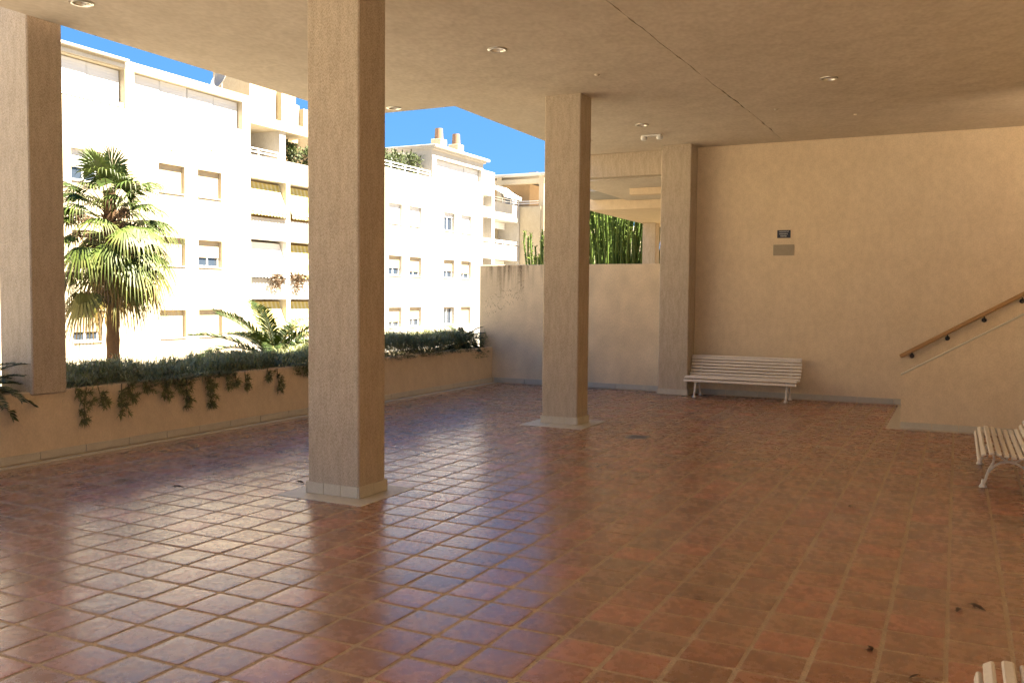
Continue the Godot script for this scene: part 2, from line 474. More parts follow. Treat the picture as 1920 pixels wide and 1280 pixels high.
func fan_palm(at: Vector3, top: float) -> void:
	var o := thing("fan_palm", "tall fan palm with hanging fronds in front of the cream apartment block", "palm tree", at)
	var mb := MB.new()
	var pts := []
	var rad := []
	for k in 26:
		var f := k / 25.0
		pts.append(Vector3(0.06 * sin(f * 3.0), f * (top + 0.2), 0.05 * sin(f * 2.0)))
		rad.append(0.165 - 0.03 * f + (0.018 if k % 2 else 0.0))
	mb.tube(pts, rad, 14)
	put("trunk", mb, mats.bark, o)
	mb = MB.new()                                  # old leaf bases round the upper trunk
	for k in 90:
		var a := k * 2.399
		var y := top - 2.2 + 2.0 * k / 90.0
		var d := Vector3(cos(a), 0, sin(a))
		mb.blade([d * 0.15 + Vector3(0, y, 0), d * 0.26 + Vector3(0, y + 0.16, 0), d * 0.36 + Vector3(0, y + 0.24, 0)], [0.05, 0.035, 0.012], Vector3(-d.z, 0, d.x))
	put("leaf_bases", mb, mats.bark, o)
	var N := 62
	for k in N:
		var f := k / float(N - 1)                  # 0 youngest, at the top
		var az := k * 2.39996 + 0.5
		var el := (1.35 if k < 4 else lerpf(0.95, -0.8, f)) + rng.randf_range(-0.3, 0.3)
		var y := top - 0.05 - 1.75 * pow(f, 1.2)
		var out := Vector3(cos(az) * cos(el), sin(el), sin(az) * cos(el))
		var root := Vector3(cos(az) * 0.12, y, sin(az) * 0.12)
		var hub := root + out * (rng.randf_range(0.78, 1.06) if k % 5 else 0.45)
		var dir := (out + Vector3.DOWN * (0.25 + 0.4 * f)).normalized()
		var g := Color(0.042, 0.066, 0.012)
		var tip := Color(0.065, 0.082, 0.017)
		var r := rng.randf_range(0.66, 1.0)
		if f > 0.42 and f < 0.8:
			g = Color(0.055, 0.080, 0.014); tip = Color(0.10, 0.11, 0.027)
		if f > 0.8:
			g = [Color(0.05, 0.07, 0.014), Color(0.09, 0.085, 0.018), Color(0.075, 0.05, 0.024)][k % 3]
			tip = Color(0.13, 0.085, 0.025)
		put("frond", fan_frond(hub, dir, r, g, tip, 0.45 + 0.95 * f, root), mats.leaf, o)
	for k in 9:                                    # dry flower stalks among the fronds
		var s := MB.new()
		var az := k * 2.1 + 0.3
		var base := Vector3(cos(az) * 0.15, top - 0.5 - 0.1 * k, sin(az) * 0.15)
		var e := base + Vector3(cos(az) * 0.95, 0.15 - 0.06 * k, sin(az) * 0.95)
		s.col = Color(0.22, 0.14, 0.07)
		s.tube([base, base.lerp(e, 0.5) + Vector3.UP * 0.15, e], [0.018, 0.014, 0.008], 4, false)
		for j in 70:
			var f := rng.randf_range(0.2, 0.98)
			var p := base.lerp(e, f) + Vector3.UP * 0.30 * f * (1.0 - f) * 2.0
			var b := rng.randf_range(0.6, 1.3)
			s.col = Color(0.14 * b, 0.085 * b, 0.045 * b)
			s.blade([p, p + Vector3(rng.randfn(0, 0.07), -0.12, rng.randfn(0, 0.07)), p + Vector3(rng.randfn(0, 0.12), rng.randf_range(-0.42, -0.15), rng.randfn(0, 0.12))], [0.01, 0.018, 0.0], Vector3(rng.randfn(), 0, rng.randfn()).normalized())
		put("flower_stalk", s, mats.leaf, o)

func feather_frond(root: Vector3, az: float, el: float, L: float, arch: float, leaf: float, col: Color, tip: Color, n := 34, wid := 0.011) -> MB:
	var mb := MB.new()
	var pts := []
	var rad := []
	var p := root
	var a := el
	var K := 12
	for k in K + 1:
		pts.append(p)
		rad.append(lerpf(0.016, 0.004, k / float(K)) * L / 1.6)
		p += Vector3(cos(az) * cos(a), sin(a), sin(az) * cos(a)) * L / K
		a -= arch / K
	mb.col = col.lerp(Color(0.30, 0.26, 0.08), 0.4)
	mb.tube(pts, rad, 4, false)
	for k in n:
		var f := 0.12 + 0.88 * k / float(n - 1)
		var i := mini(int(f * K), K - 1)
		var fr := f * K - i
		var q: Vector3 = pts[i].lerp(pts[i + 1], fr)
		var fwd: Vector3 = (pts[i + 1] - pts[i]).normalized()
		var side := Vector3(-sin(az), 0, cos(az))
		var up := side.cross(fwd).normalized()
		if up.y < 0: up = -up
		var l := leaf * (0.5 + 0.5 * sin(PI * clampf(f * 0.9 + 0.08, 0, 1))) * rng.randf_range(0.9, 1.1)
		for s in [-1.0, 1.0]:
			var d: Vector3 = (side * s * 0.8 + fwd * 0.75 + up * rng.randf_range(0.15, 0.45)).normalized()
			var e := q + d * l * 0.55
			var g := q + d * l + Vector3.DOWN * l * 0.16
			var b := rng.randf_range(0.7, 1.3)
			var cc := col.lerp(tip, rng.randf() * 0.8)
			mb.col = Color(cc.r * b, cc.g * b, cc.b * b)
			mb.blade([q, e, g], [wid * 0.6, wid, 0.0], fwd.cross(d).cross(d).normalized())
	return mb

func feather_palm(called: String, label: String, at: Vector3, crown: float, n: int, L: float, leaf: float, col: Color, tip: Color, wid := 0.011, low := 0.05) -> void:
	var o := thing(called, label, "palm" if crown > 0.5 else "plant", at)
	var mb := MB.new()
	var r := 0.2 if crown > 0.5 else 0.09
	mb.tube([Vector3.ZERO, Vector3(0, crown * 0.5, 0), Vector3(0, crown, 0), Vector3(0, crown + 0.08, 0)], [r * 1.1, r, r * 0.95, r * 0.3], 10)
	put("trunk", mb, mats.bark, o)
	for k in n:
		var f := k / float(n - 1)
		var el := lerpf(1.35, low, pow(f, 0.8)) + rng.randf_range(-0.08, 0.08)
		put("frond", feather_frond(Vector3(0, crown, 0), k * 2.39996 + 1.1, el, L * rng.randf_range(0.88, 1.08), rng.randf_range(0.9, 1.5), leaf, col, tip, int(L * 24) + 12, wid), mats.leaf, o)

func tuft(mb: MB, p: Vector3, n: int, L: float, up: float, base: Color) -> void:
	for k in n:
		var a := rng.randf() * TAU
		var e := rng.randf_range(-0.35, 1.0) * up + rng.randf_range(-0.2, 0.25)
		var d := Vector3(cos(a) * cos(e), sin(e), sin(a) * cos(e))
		var l := L * rng.randf_range(0.65, 1.25)
		var s := Vector3(-sin(a), 0.2, cos(a)).normalized()
		mb.col = base.lerp([Color(0.30, 0.30, 0.11), Color(0.18, 0.23, 0.10), Color(0.26, 0.30, 0.18), Color(0.24, 0.18, 0.10)][rng.randi() % 4], rng.randf())   # green, yellowed, grey-green and dry blades mixed
		mb.blade([p, p + d * l * 0.55 + Vector3.UP * 0.01, p + d * l + Vector3.DOWN * l * 0.22], [0.0034, 0.0032, 0.0], s)

func cactus(at: Vector3, n: int, h: float, spread: float, label: String) -> void:
	var o := thing("candelabra_cactus", label, "cactus", at, "cacti behind the low wall")
	var tr := MB.new()
	tr.col = Color(0.12, 0.13, 0.06)
	tr.tube([Vector3(0, -0.1, 0), Vector3(0, 0.5, 0), Vector3(0.02, 0.9, 0)], [0.16, 0.14, 0.1], 10, true, 0.2)
	put("trunk", tr, mats.cactus_skin, o)
	for k in n:
		var az := k * 2.39996
		var rr := spread * sqrt((k + 0.5) / n) * rng.randf_range(0.85, 1.12)
		var y0 := rng.randf_range(0.15, 0.8)
		var hh := h * rng.randf_range(0.72, 1.05) - 0.22 * rr
		var d := Vector3(cos(az), 0, sin(az))
		var pts := [Vector3(0, y0, 0), d * rr * 0.45 + Vector3.UP * (y0 + 0.12 + 0.15 * rr), d * rr * 0.8 + Vector3.UP * (y0 + 0.42 + 0.3 * rr), d * rr * 0.97 + Vector3.UP * (y0 + 0.9 + 0.3 * rr)]
		var rad := [0.03, 0.034, 0.036, 0.038]
		var y: float = pts[-1].y
		while y < hh:
			y += 0.28
			pts.append(d * (rr * (1.0 + 0.13 * (y - 1.0)) + 0.03 * sin(y * 3 + k)) + Vector3(rng.randfn(0, 0.012), y, rng.randfn(0, 0.012)))
			rad.append(0.036 * (0.86 if pts.size() % 3 == 0 else 1.0))
		pts.append(pts[-1] + Vector3.UP * 0.06)
		rad.append(0.02)
		var s := MB.new()
		var b := rng.randf_range(0.7, 1.25)
		s.col = Color(0.08 * b, 0.125 * b, 0.024 * b)
		s.tube(pts, rad, 8, true, 0.36)
		# small leaves along the ribs
		for j in 60:
			var f := rng.randf_range(0.35, 0.99) * (pts.size() - 1)
			var i := int(f)
			var q: Vector3 = pts[i].lerp(pts[i + 1], f - i)
			var a := rng.randf() * TAU
			var e := Vector3(cos(a), 0.7, sin(a)).normalized()
			s.col = Color(0.15 * b, 0.20 * b, 0.035 * b)
			s.blade([q + e * 0.035, q + e * 0.075, q + e * 0.115], [0.006, 0.014, 0.0], Vector3(-sin(a), 0, cos(a)))
		put("stem", s, mats.cactus_skin, o)

# ---------------------------------------------------------------- bench
func bench(label: String, at: Vector3, turn: float, length: float, inset: float) -> void:   # at: middle of the front edge; the bench faces its own +z
	var o := thing("slatted_bench", label, "bench", at, "white slatted benches")
	o.rotation.y = turn
	var prof := [[0.012, 0.285, 1.35], [0.045, 0.335, 0.55], [0.105, 0.349, 0.0], [0.162, 0.342, -0.14], [0.219, 0.331, -0.18], [0.275, 0.323, -0.08], [0.330, 0.323, 0.12], [0.380, 0.338, 0.5],
		[0.418, 0.378, 0.98], [0.446, 0.428, 1.1], [0.470, 0.480, 1.15], [0.492, 0.532, 1.18], [0.512, 0.583, 1.2], [0.530, 0.632, 1.24], [0.541, 0.668, 1.2]]
	for p in prof:
		var s := MB.new()
		# a slat lies across the curve: p = depth behind the front, height, slope
		s.t = Transform3D(Basis(Vector3.RIGHT, p[2] if p[1] < 0.31 and p[0] < 0.03 else p[2]), Vector3(0, p[1], -p[0]))
		s.box(Vector3(-length / 2 + rng.randf_range(-0.006, 0.006), -0.011, -0.020), Vector3(length / 2 + rng.randf_range(-0.006, 0.006), 0.011, 0.020), 0.006)
		put("slat", s, mats.bench_paint, o)
	for e in [-1.0, 1.0]:
		var x: float = e * (length / 2 - inset)
		var f := MB.new()
		var path := func(pts: Array, w: float, h: float):
			for i in pts.size() - 1:
				var a: Vector3 = Vector3(x, pts[i].y, -pts[i].x)
				var b: Vector3 = Vector3(x, pts[i + 1].y, -pts[i + 1].x)
				var ex := (b - a).normalized() * h * 0.3
				f.bar(a - ex, b + ex, w, h, Vector3.RIGHT.cross((b - a).normalized()), 0.003)
		var under := []
		for p in prof:                              # the rib the slats are screwed to
			var nrm := Vector2(-sin(p[2]), cos(p[2])) if p[0] > 0.03 else Vector2(-1, 0.25)
			under.append(Vector2(p[0] - nrm.x * 0.022, p[1] - nrm.y * 0.022))
		path.call(under.slice(1), 0.034, 0.018)
		var scroll := []                            # front scroll
		for k in 11:
			var a := lerpf(PI * 0.55, PI * 2.2, k / 10.0)
			scroll.append(Vector2(0.062 + cos(a) * 0.03 * (1.0 - k * 0.035), 0.283 + sin(a) * 0.03 * (1.0 - k * 0.035)))
		path.call(scroll, 0.028, 0.011)
		path.call([Vector2(0.115, 0.322), Vector2(0.131, 0.295), Vector2(0.136, 0.262), Vector2(0.132, 0.232), Vector2(0.118, 0.205), Vector2(0.10, 0.17), Vector2(0.085, 0.12), Vector2(0.074, 0.07), Vector2(0.055, 0.03)], 0.03, 0.019)
		path.call([Vector2(0.09, 0.33), Vector2(0.15, 0.305), Vector2(0.20, 0.272), Vector2(0.235, 0.246), Vector2(0.27, 0.243), Vector2(0.31, 0.25), Vector2(0.36, 0.275), Vector2(0.395, 0.315)], 0.024, 0.014)
		path.call([Vector2(0.075, 0.09), Vector2(0.10, 0.15), Vector2(0.14, 0.20), Vector2(0.19, 0.232), Vector2(0.25, 0.243), Vector2(0.31, 0.232), Vector2(0.365, 0.20), Vector2(0.41, 0.15), Vector2(0.445, 0.09), Vector2(0.47, 0.03)], 0.028, 0.017)
		path.call([Vector2(0.385, 0.315), Vector2(0.395, 0.25), Vector2(0.405, 0.2), Vector2(0.425, 0.14), Vector2(0.455, 0.07)], 0.028, 0.016)
		for q in [0.235, 0.275]: path.call([Vector2(q, 0.25), Vector2(q, 0.305)], 0.018, 0.011)
		var leg := put("leg_frame", f, mats.iron_paint, o)
		for d in [0.055, 0.475]:
			var g := MB.new()
			g.lathe([Vector2(0.0, 0.0), Vector2(0.034, 0.0), Vector2(0.034, 0.010), Vector2(0.018, 0.034), Vector2(0.014, 0.07), Vector2(0.0, 0.075)], 12)
			put("foot", g, mats.iron_paint, leg, Vector3(x, 0, -d))

# ---------------------------------------------------------------- floor
func tile_into(mb: MB, q: float, col: Color) -> void:   # a hand-made clay tile: soft corners, slightly domed, worn arris; top near y = 0
	var h := q / 2
	var cr := 0.012
	var out := [Vector2(h, h - cr), Vector2(h - cr * 0.3, h - cr * 0.3), Vector2(h - cr, h), Vector2(-h + cr, h), Vector2(-h + cr * 0.3, h - cr * 0.3), Vector2(-h, h - cr), Vector2(-h, -h + cr), Vector2(-h + cr * 0.3, -h + cr * 0.3), Vector2(-h + cr, -h), Vector2(h - cr, -h), Vector2(h - cr * 0.3, -h + cr * 0.3), Vector2(h, -h + cr)]
	mb.col = col
	var c := Vector3(0, 0.0006, 0)
	var n := out.size()
	for k in n:
		var a: Vector2 = out[k]
		var b: Vector2 = out[(k + 1) % n]
		var ai := a * (1.0 - 0.007 / h)
		var bi := b * (1.0 - 0.007 / h)
		var am := a * 0.72
		var bm := b * 0.72
		var na := Vector3(am.x * 0.035, 1, am.y * 0.035).normalized()
		var nb := Vector3(bm.x * 0.035, 1, bm.y * 0.035).normalized()
		var nai := Vector3(a.x * 0.16, 1, a.y * 0.16).normalized()
		var nbi := Vector3(b.x * 0.16, 1, b.y * 0.16).normalized()
		var nao := Vector3(a.x * 4.0, 1, a.y * 4.0).normalized()
		var nbo := Vector3(b.x * 4.0, 1, b.y * 4.0).normalized()
		var A := Vector3(am.x, 0.0004, am.y)
		var B := Vector3(bm.x, 0.0004, bm.y)
		var Ai := Vector3(ai.x, -0.0008, ai.y)
		var Bi := Vector3(bi.x, -0.0008, bi.y)
		var Ao := Vector3(a.x, -0.008, a.y)
		var Bo := Vector3(b.x, -0.008, b.y)
		mb.tri(c, B, A, Vector3.UP, nb, na)
		mb.tri(A, B, Bi, na, nb, nbi)
		mb.tri(A, Bi, Ai, na, nbi, nai)
		mb.tri(Ai, Bi, Bo, nai, nbi, nbo)
		mb.tri(Ai, Bo, Ao, nai, nbo, nao)

func build_floor() -> void:
	var base := put("floor", boxm(Vector3(-6.06, -0.4, ZB), Vector3(7.0, -0.0034, 9.8)), mats.grout)
	tag(base, "", "", "", "structure")
	var tones := []
	for k in 28:
		var w := rng.randf()
		var cc := Color(0.40, 0.182, 0.104).lerp(Color(0.345, 0.190, 0.110), w)
		if k % 9 == 0: cc = Color(0.43, 0.190, 0.115)
		if k % 11 == 3: cc = Color(0.335, 0.185, 0.108)
		var b := rng.randf_range(0.90, 1.10)
		tones.append(Color(cc.r * b, cc.g * b, cc.b * b))
	var shapes := []
	for k in 28:
		var mb := MB.new()
		tile_into(mb, 0.267 + 0.002 * (k % 4) - 0.003, tones[k])
		shapes.append(mb.mesh())
	var spots := []
	var inv := cam.transform.affine_inverse()
	var tanv := tan(deg_to_rad(cam.fov) / 2)
	for i in range(-22, 11):
		for j in range(-37, 34):
			var p := Vector3((i + 0.5) * T, 0, (j + 0.5) * T)
			if p.x < -5.93 or p.x > 2.98 or p.z < ZB + 0.12: continue
			var q := inv * p
			var size := 0.0
			if q.z < -0.3:
				var sx := q.x / -q.z / (tanv * 1.5)
				var sy := q.y / -q.z / tanv
				if absf(sx) < 1.06 and absf(sy) < 1.1: size = 1.0 / pow(-q.z, 3)
			spots.append([size, p])
	spots.sort_custom(func(a, b): return a[0] > b[0])
	var rest := MB.new()
	for k in spots.size():
		var s := rng.randi() % 28
		var yaw := (rng.randi() % 4) * PI / 2 + rng.randfn(0, 0.006)
		var tilt := Basis.from_euler(Vector3(rng.randfn(0, 0.0042), yaw, rng.randfn(0, 0.0042)))
		var p: Vector3 = spots[k][1] + Vector3(rng.randfn(0, 0.0014), rng.randf_range(-0.0009, 0.0003), rng.randfn(0, 0.0014))
		if k < 300:
			var o := put("tile", shapes[s], mats.tile, base)
			o.transform = Transform3D(tilt, p)
		else:
			rest.t = Transform3D(tilt, p)
			tile_into(rest, 0.267, tones[s])
	var r := put("far_tiles", rest, mats.tile, base)
	r.set_meta("kind", "stuff")

func skirting(parent: Node3D, a: Vector3, b: Vector3, out: Vector3, h: float, m: Material, piece := 0.42) -> void:   # a row of stone pieces along the foot of a wall
	var L := (b - a).length()
	var d := (b - a) / L
	var s := 0.0
	while s < L - 0.01:
		var e := minf(s + piece * rng.randf_range(0.9, 1.1), L)
		if L - e < 0.1: e = L
		var y := rng.randf_range(0.004, 0.007)
		put("skirting_stone", boxm(a + d * (s + 0.003) + Vector3(0, y, 0) + out * 0.001, a + d * (e - 0.003) + out * (0.016 + rng.randf_range(-0.001, 0.001)) + Vector3.UP * h, 0.003), m, parent)
		s = e

func pillar(label: String, lo: Vector3, hi: Vector3, plinth: bool, pad: Array) -> void:
	var o := thing("pillar", label, "pillar", Vector3((lo.x + hi.x) / 2, lo.y, (lo.z + hi.z) / 2), "square pillars of the portico")
	var s := Vector3(hi.x - lo.x, hi.y - lo.y, hi.z - lo.z) / 2
	put("shaft", boxm(Vector3(-s.x, 0.0, -s.z), Vector3(s.x, s.y * 2, s.z), 0.012), mats.render, o)
	if plinth:
		var h := 0.10
		for e in [-1.0, 1.0]:
			for k in 3:
				put("plinth_stone", boxm(Vector3(-s.x + s.x * 2 * k / 3.0 + 0.001, 0.006, e * (s.z + 0.001)), Vector3(-s.x + s.x * 2 * (k + 1) / 3.0 - 0.001, h, e * (s.z + 0.015)), 0.003), mats.stone, o)
			for k in 2:
				put("plinth_stone", boxm(Vector3(e * (s.x + 0.001), 0.006, lerpf(-s.z - 0.015, s.z + 0.015, k / 2.0) + 0.001), Vector3(e * (s.x + 0.015), h + 0.001, lerpf(-s.z - 0.015, s.z + 0.015, (k + 1) / 2.0) - 0.001), 0.003), mats.stone, o)
	if pad.size():
		put("base_slab", boxm(Vector3(pad[0] - o.position.x, -0.02, pad[2] - o.position.z), Vector3(pad[1] - o.position.x, 0.005, pad[3] - o.position.z), 0.002), mats.stone, o)

func build_ceiling() -> void:
	var lights := [Vector2(-2.47, -3.16), Vector2(-5.17, -0.25), Vector2(0.52, -5.89), Vector2(-2.38, -7.75), Vector2(-5.13, -5.2)]
	var mb := MB.new()
	var P := func(s, z): return Vector3(s, HC, z)
	var holes := []
	for l in lights: holes.append([l.x - 0.065, l.x + 0.065, l.y - 0.065, l.y + 0.065])
	var near := func(a, b): return holes.filter(func(h): return h[0] > a and h[1] < b)
	var N := -5.45
	var hl := holes.filter(func(h): return h[1] < -1.05 and h[3] > N)
	var hf := holes.filter(func(h): return h[1] < -1.05 and h[3] < N)
	var hr := holes.filter(func(h): return h[0] > -0.4)
	grid_face(mb, [-5.95, -1.05], [N, 9.2], hl, P)
	grid_face(mb, [-4.3, -1.05], [-10.6, N], hf, P)
	grid_face(mb, [-0.4, 7.0], [-10.6, 9.2], hr, P)
	# the open joint that runs down the slab: a real groove with ragged edges
	var f := FastNoiseLite.new()
	f.seed = 9
	f.frequency = 0.9
	var K := 150
	for k in K:
		var za := lerpf(9.2, -10.6, k / float(K))
		var zb := lerpf(9.2, -10.6, (k + 1) / float(K))
		var e := []
		for z in [za, zb]:
			var x: float = -0.94 - 0.028 * z
			x = lerpf(x, -0.70, clampf((-z - 6.0) / 4.0, 0, 1))
			var w: float = 0.0014 + 0.003 * clampf(0.5 + 1.4 * f.get_noise_1d(z * 4.0), 0, 1) + (0.008 if absf(f.get_noise_1d(z * 1.7 + 50)) > 0.42 else 0.0)
			x += 0.016 * f.get_noise_1d(z * 1.3 + 9.0) + 0.006 * f.get_noise_1d(z * 6.0)
			e.append([x - w + 0.004 * f.get_noise_1d(z * 9), x + w + 0.005 * f.get_noise_1d(z * 11 + 30)])
		mb.quad(Vector3(-1.05, HC, zb), Vector3(e[1][0], HC, zb), Vector3(e[0][0], HC, za), Vector3(-1.05, HC, za))
		mb.quad(Vector3(e[1][1], HC, zb), Vector3(-0.4, HC, zb), Vector3(-0.4, HC, za), Vector3(e[0][1], HC, za))
		for s in 2: mb.quad(Vector3(e[0][s], HC, za), Vector3(e[1][s], HC, zb), Vector3(e[1][s], HC + 0.04, zb), Vector3(e[0][s], HC + 0.04, za))
		mb.quad(Vector3(e[1][0], HC + 0.04, zb), Vector3(e[1][1], HC + 0.04, zb), Vector3(e[0][1], HC + 0.04, za), Vector3(e[0][0], HC + 0.04, za))
	# edges and top of the slab
	var TOP := 4.66
	var ring := [Vector2(-5.95, 9.2), Vector2(-5.95, N), Vector2(-4.3, N), Vector2(-4.3, -10.6), Vector2(7.0, -10.6), Vector2(7.0, 9.2)]
	for k in 6:
		var a: Vector2 = ring[k]
		var b: Vector2 = ring[(k + 1) % 6]
		mb.quad(Vector3(b.x, HC, b.y), Vector3(a.x, HC, a.y), Vector3(a.x, TOP, a.y), Vector3(b.x, TOP, b.y))
	mb.quad(Vector3(-5.95, TOP, 9.2), Vector3(7, TOP, 9.2), Vector3(7, TOP, N), Vector3(-5.95, TOP, N))
	mb.quad(Vector3(-4.3, TOP, N), Vector3(7, TOP, N), Vector3(7, TOP, -10.6), Vector3(-4.3, TOP, -10.6))
	var o := put("ceiling", mb, mats.ceiling)
	tag(o, "", "", "", "structure")
	var d := MB.new()                               # filled round opening
	d.lathe([Vector2(0.0, -0.004), Vector2(0.22, -0.004), Vector2(0.245, -0.001), Vector2(0.25, 0.0)].map(func(q): return Vector2(q.x, q.y)), 32)
	put("plaster_patch", d, mats.ceiling, o, Vector3(-5.1, HC, -2.91))
	for q in [Vector3(-3.57, HC, -8.7), Vector3(-1.9, HC, -4.6), Vector3(-0.35, HC, -7.4), Vector3(0.6, HC, -8.2)]:
		var nb := MB.new()
		nb.lathe([Vector2(0.0, -0.02), Vector2(0.018, -0.016), Vector2(0.03, -0.004), Vector2(0.034, 0.0)], 10)
		put("plaster_nub", nb, mats.ceiling, o, q)
	var where := ["in the ceiling between the two free-standing pillars", "in the ceiling above the pillar on the planter", "in the ceiling towards the stairs and the handrail", "in the ceiling between farther pillar and low wall", "at the notched corner of the ceiling edge"]
	for k in 5:
		var l := thing("downlight", "round recessed downlight, switched off, " + where[k], "light", Vector3(lights[k].x, HC, lights[k].y), "recessed ceiling downlights")
		var r := MB.new()
		r.lathe([Vector2(0.07, 0.0), Vector2(0.074, -0.012), Vector2(0.09, -0.014), Vector2(0.104, -0.007), Vector2(0.105, 0.001)], 28)
		put("trim_ring", r, mats.chrome, l)
		r = MB.new()
		r.lathe([Vector2(0.0, 0.075), Vector2(0.03, 0.07), Vector2(0.055, 0.045), Vector2(0.068, 0.012), Vector2(0.07, 0.0)], 28)
		put("reflector", r, mats.chrome, l)
		r = MB.new()
		r.lathe([Vector2(0.0, 0.028), Vector2(0.02, 0.034), Vector2(0.027, 0.05), Vector2(0.018, 0.072)], 16)
		put("bulb", r, mats.glass, l)
	# twin-headed emergency fitting near the low wall
	var t := thing("emergency_fitting", "small white twin fitting screwed to the ceiling before the low wall", "light fitting", Vector3(-2.50, HC, -8.62))
	put("base_plate", boxm(Vector3(-0.16, -0.025, -0.05), Vector3(0.16, 0.0, 0.05), 0.008), mats.white_metal, t)
	for e in [-1.0, 1.0]:
		var g := MB.new()
		g.lathe([Vector2(0.0, -0.085), Vector2(0.04, -0.08), Vector2(0.052, -0.055), Vector2(0.048, -0.02), Vector2(0.03, -0.018)], 16)
		put("lamp_head", g, mats.white_metal, t, Vector3(e * 0.13, 0, 0))

func _ready() -> void:
	rng.seed = 4711
	# ---- camera, sky, sun, exposure
	cam = Camera3D.new()
	cam.name = "camera"
	cam.fov = 41.40
	cam.near = 0.05
	cam.far = 600.0
	cam.transform = Transform3D(Basis.from_euler(Vector3(deg_to_rad(-2.818), deg_to_rad(26.238), deg_to_rad(0.489)), EULER_ORDER_YXZ), Vector3(1.960, 1.657, 5.416))
	add_child(cam)
	cam.current = true
	var sm := ProceduralSkyMaterial.new()
	sm.sky_top_color = lin(0.0107, 0.035, 0.082)
	sm.sky_horizon_color = lin(0.0232, 0.0595, 0.107)
	sm.sky_curve = 0.12
	sm.ground_horizon_color = lin(0.25, 0.25, 0.22)
	sm.ground_bottom_color = lin(0.12, 0.11, 0.09)
	sm.sun_angle_max = 8.0
	var sky := Sky.new()
	sky.sky_material = sm
	var env := Environment.new()
	env.background_mode = Environment.BG_SKY
	env.sky = sky
	env.background_energy_multiplier = 1.0
	env.tonemap_mode = Environment.TONE_MAPPER_LINEAR
	env.tonemap_exposure = 12.0
	env.sdfgi_enabled = true
	env.ssao_enabled = true
	env.ssil_enabled = true
	var we := WorldEnvironment.new()
	we.name = "world_environment"
	we.environment = env
	add_child(we)
	var sun := DirectionalLight3D.new()
	sun.name = "sun"
	sun.light_energy = 1.6
	sun.light_color = Color(1.0, 0.95, 0.87)
	sun.light_angular_distance = 0.5
	sun.shadow_enabled = true
	add_child(sun)
	var to_sun := Vector3(0.54, 0.83, -0.13).normalized()
	sun.transform = Transform3D(Basis.looking_at(-to_sun), Vector3(0, 30, 0))
	make_materials()
	build_structure()
	build_town()
	build_garden()
	build_objects()

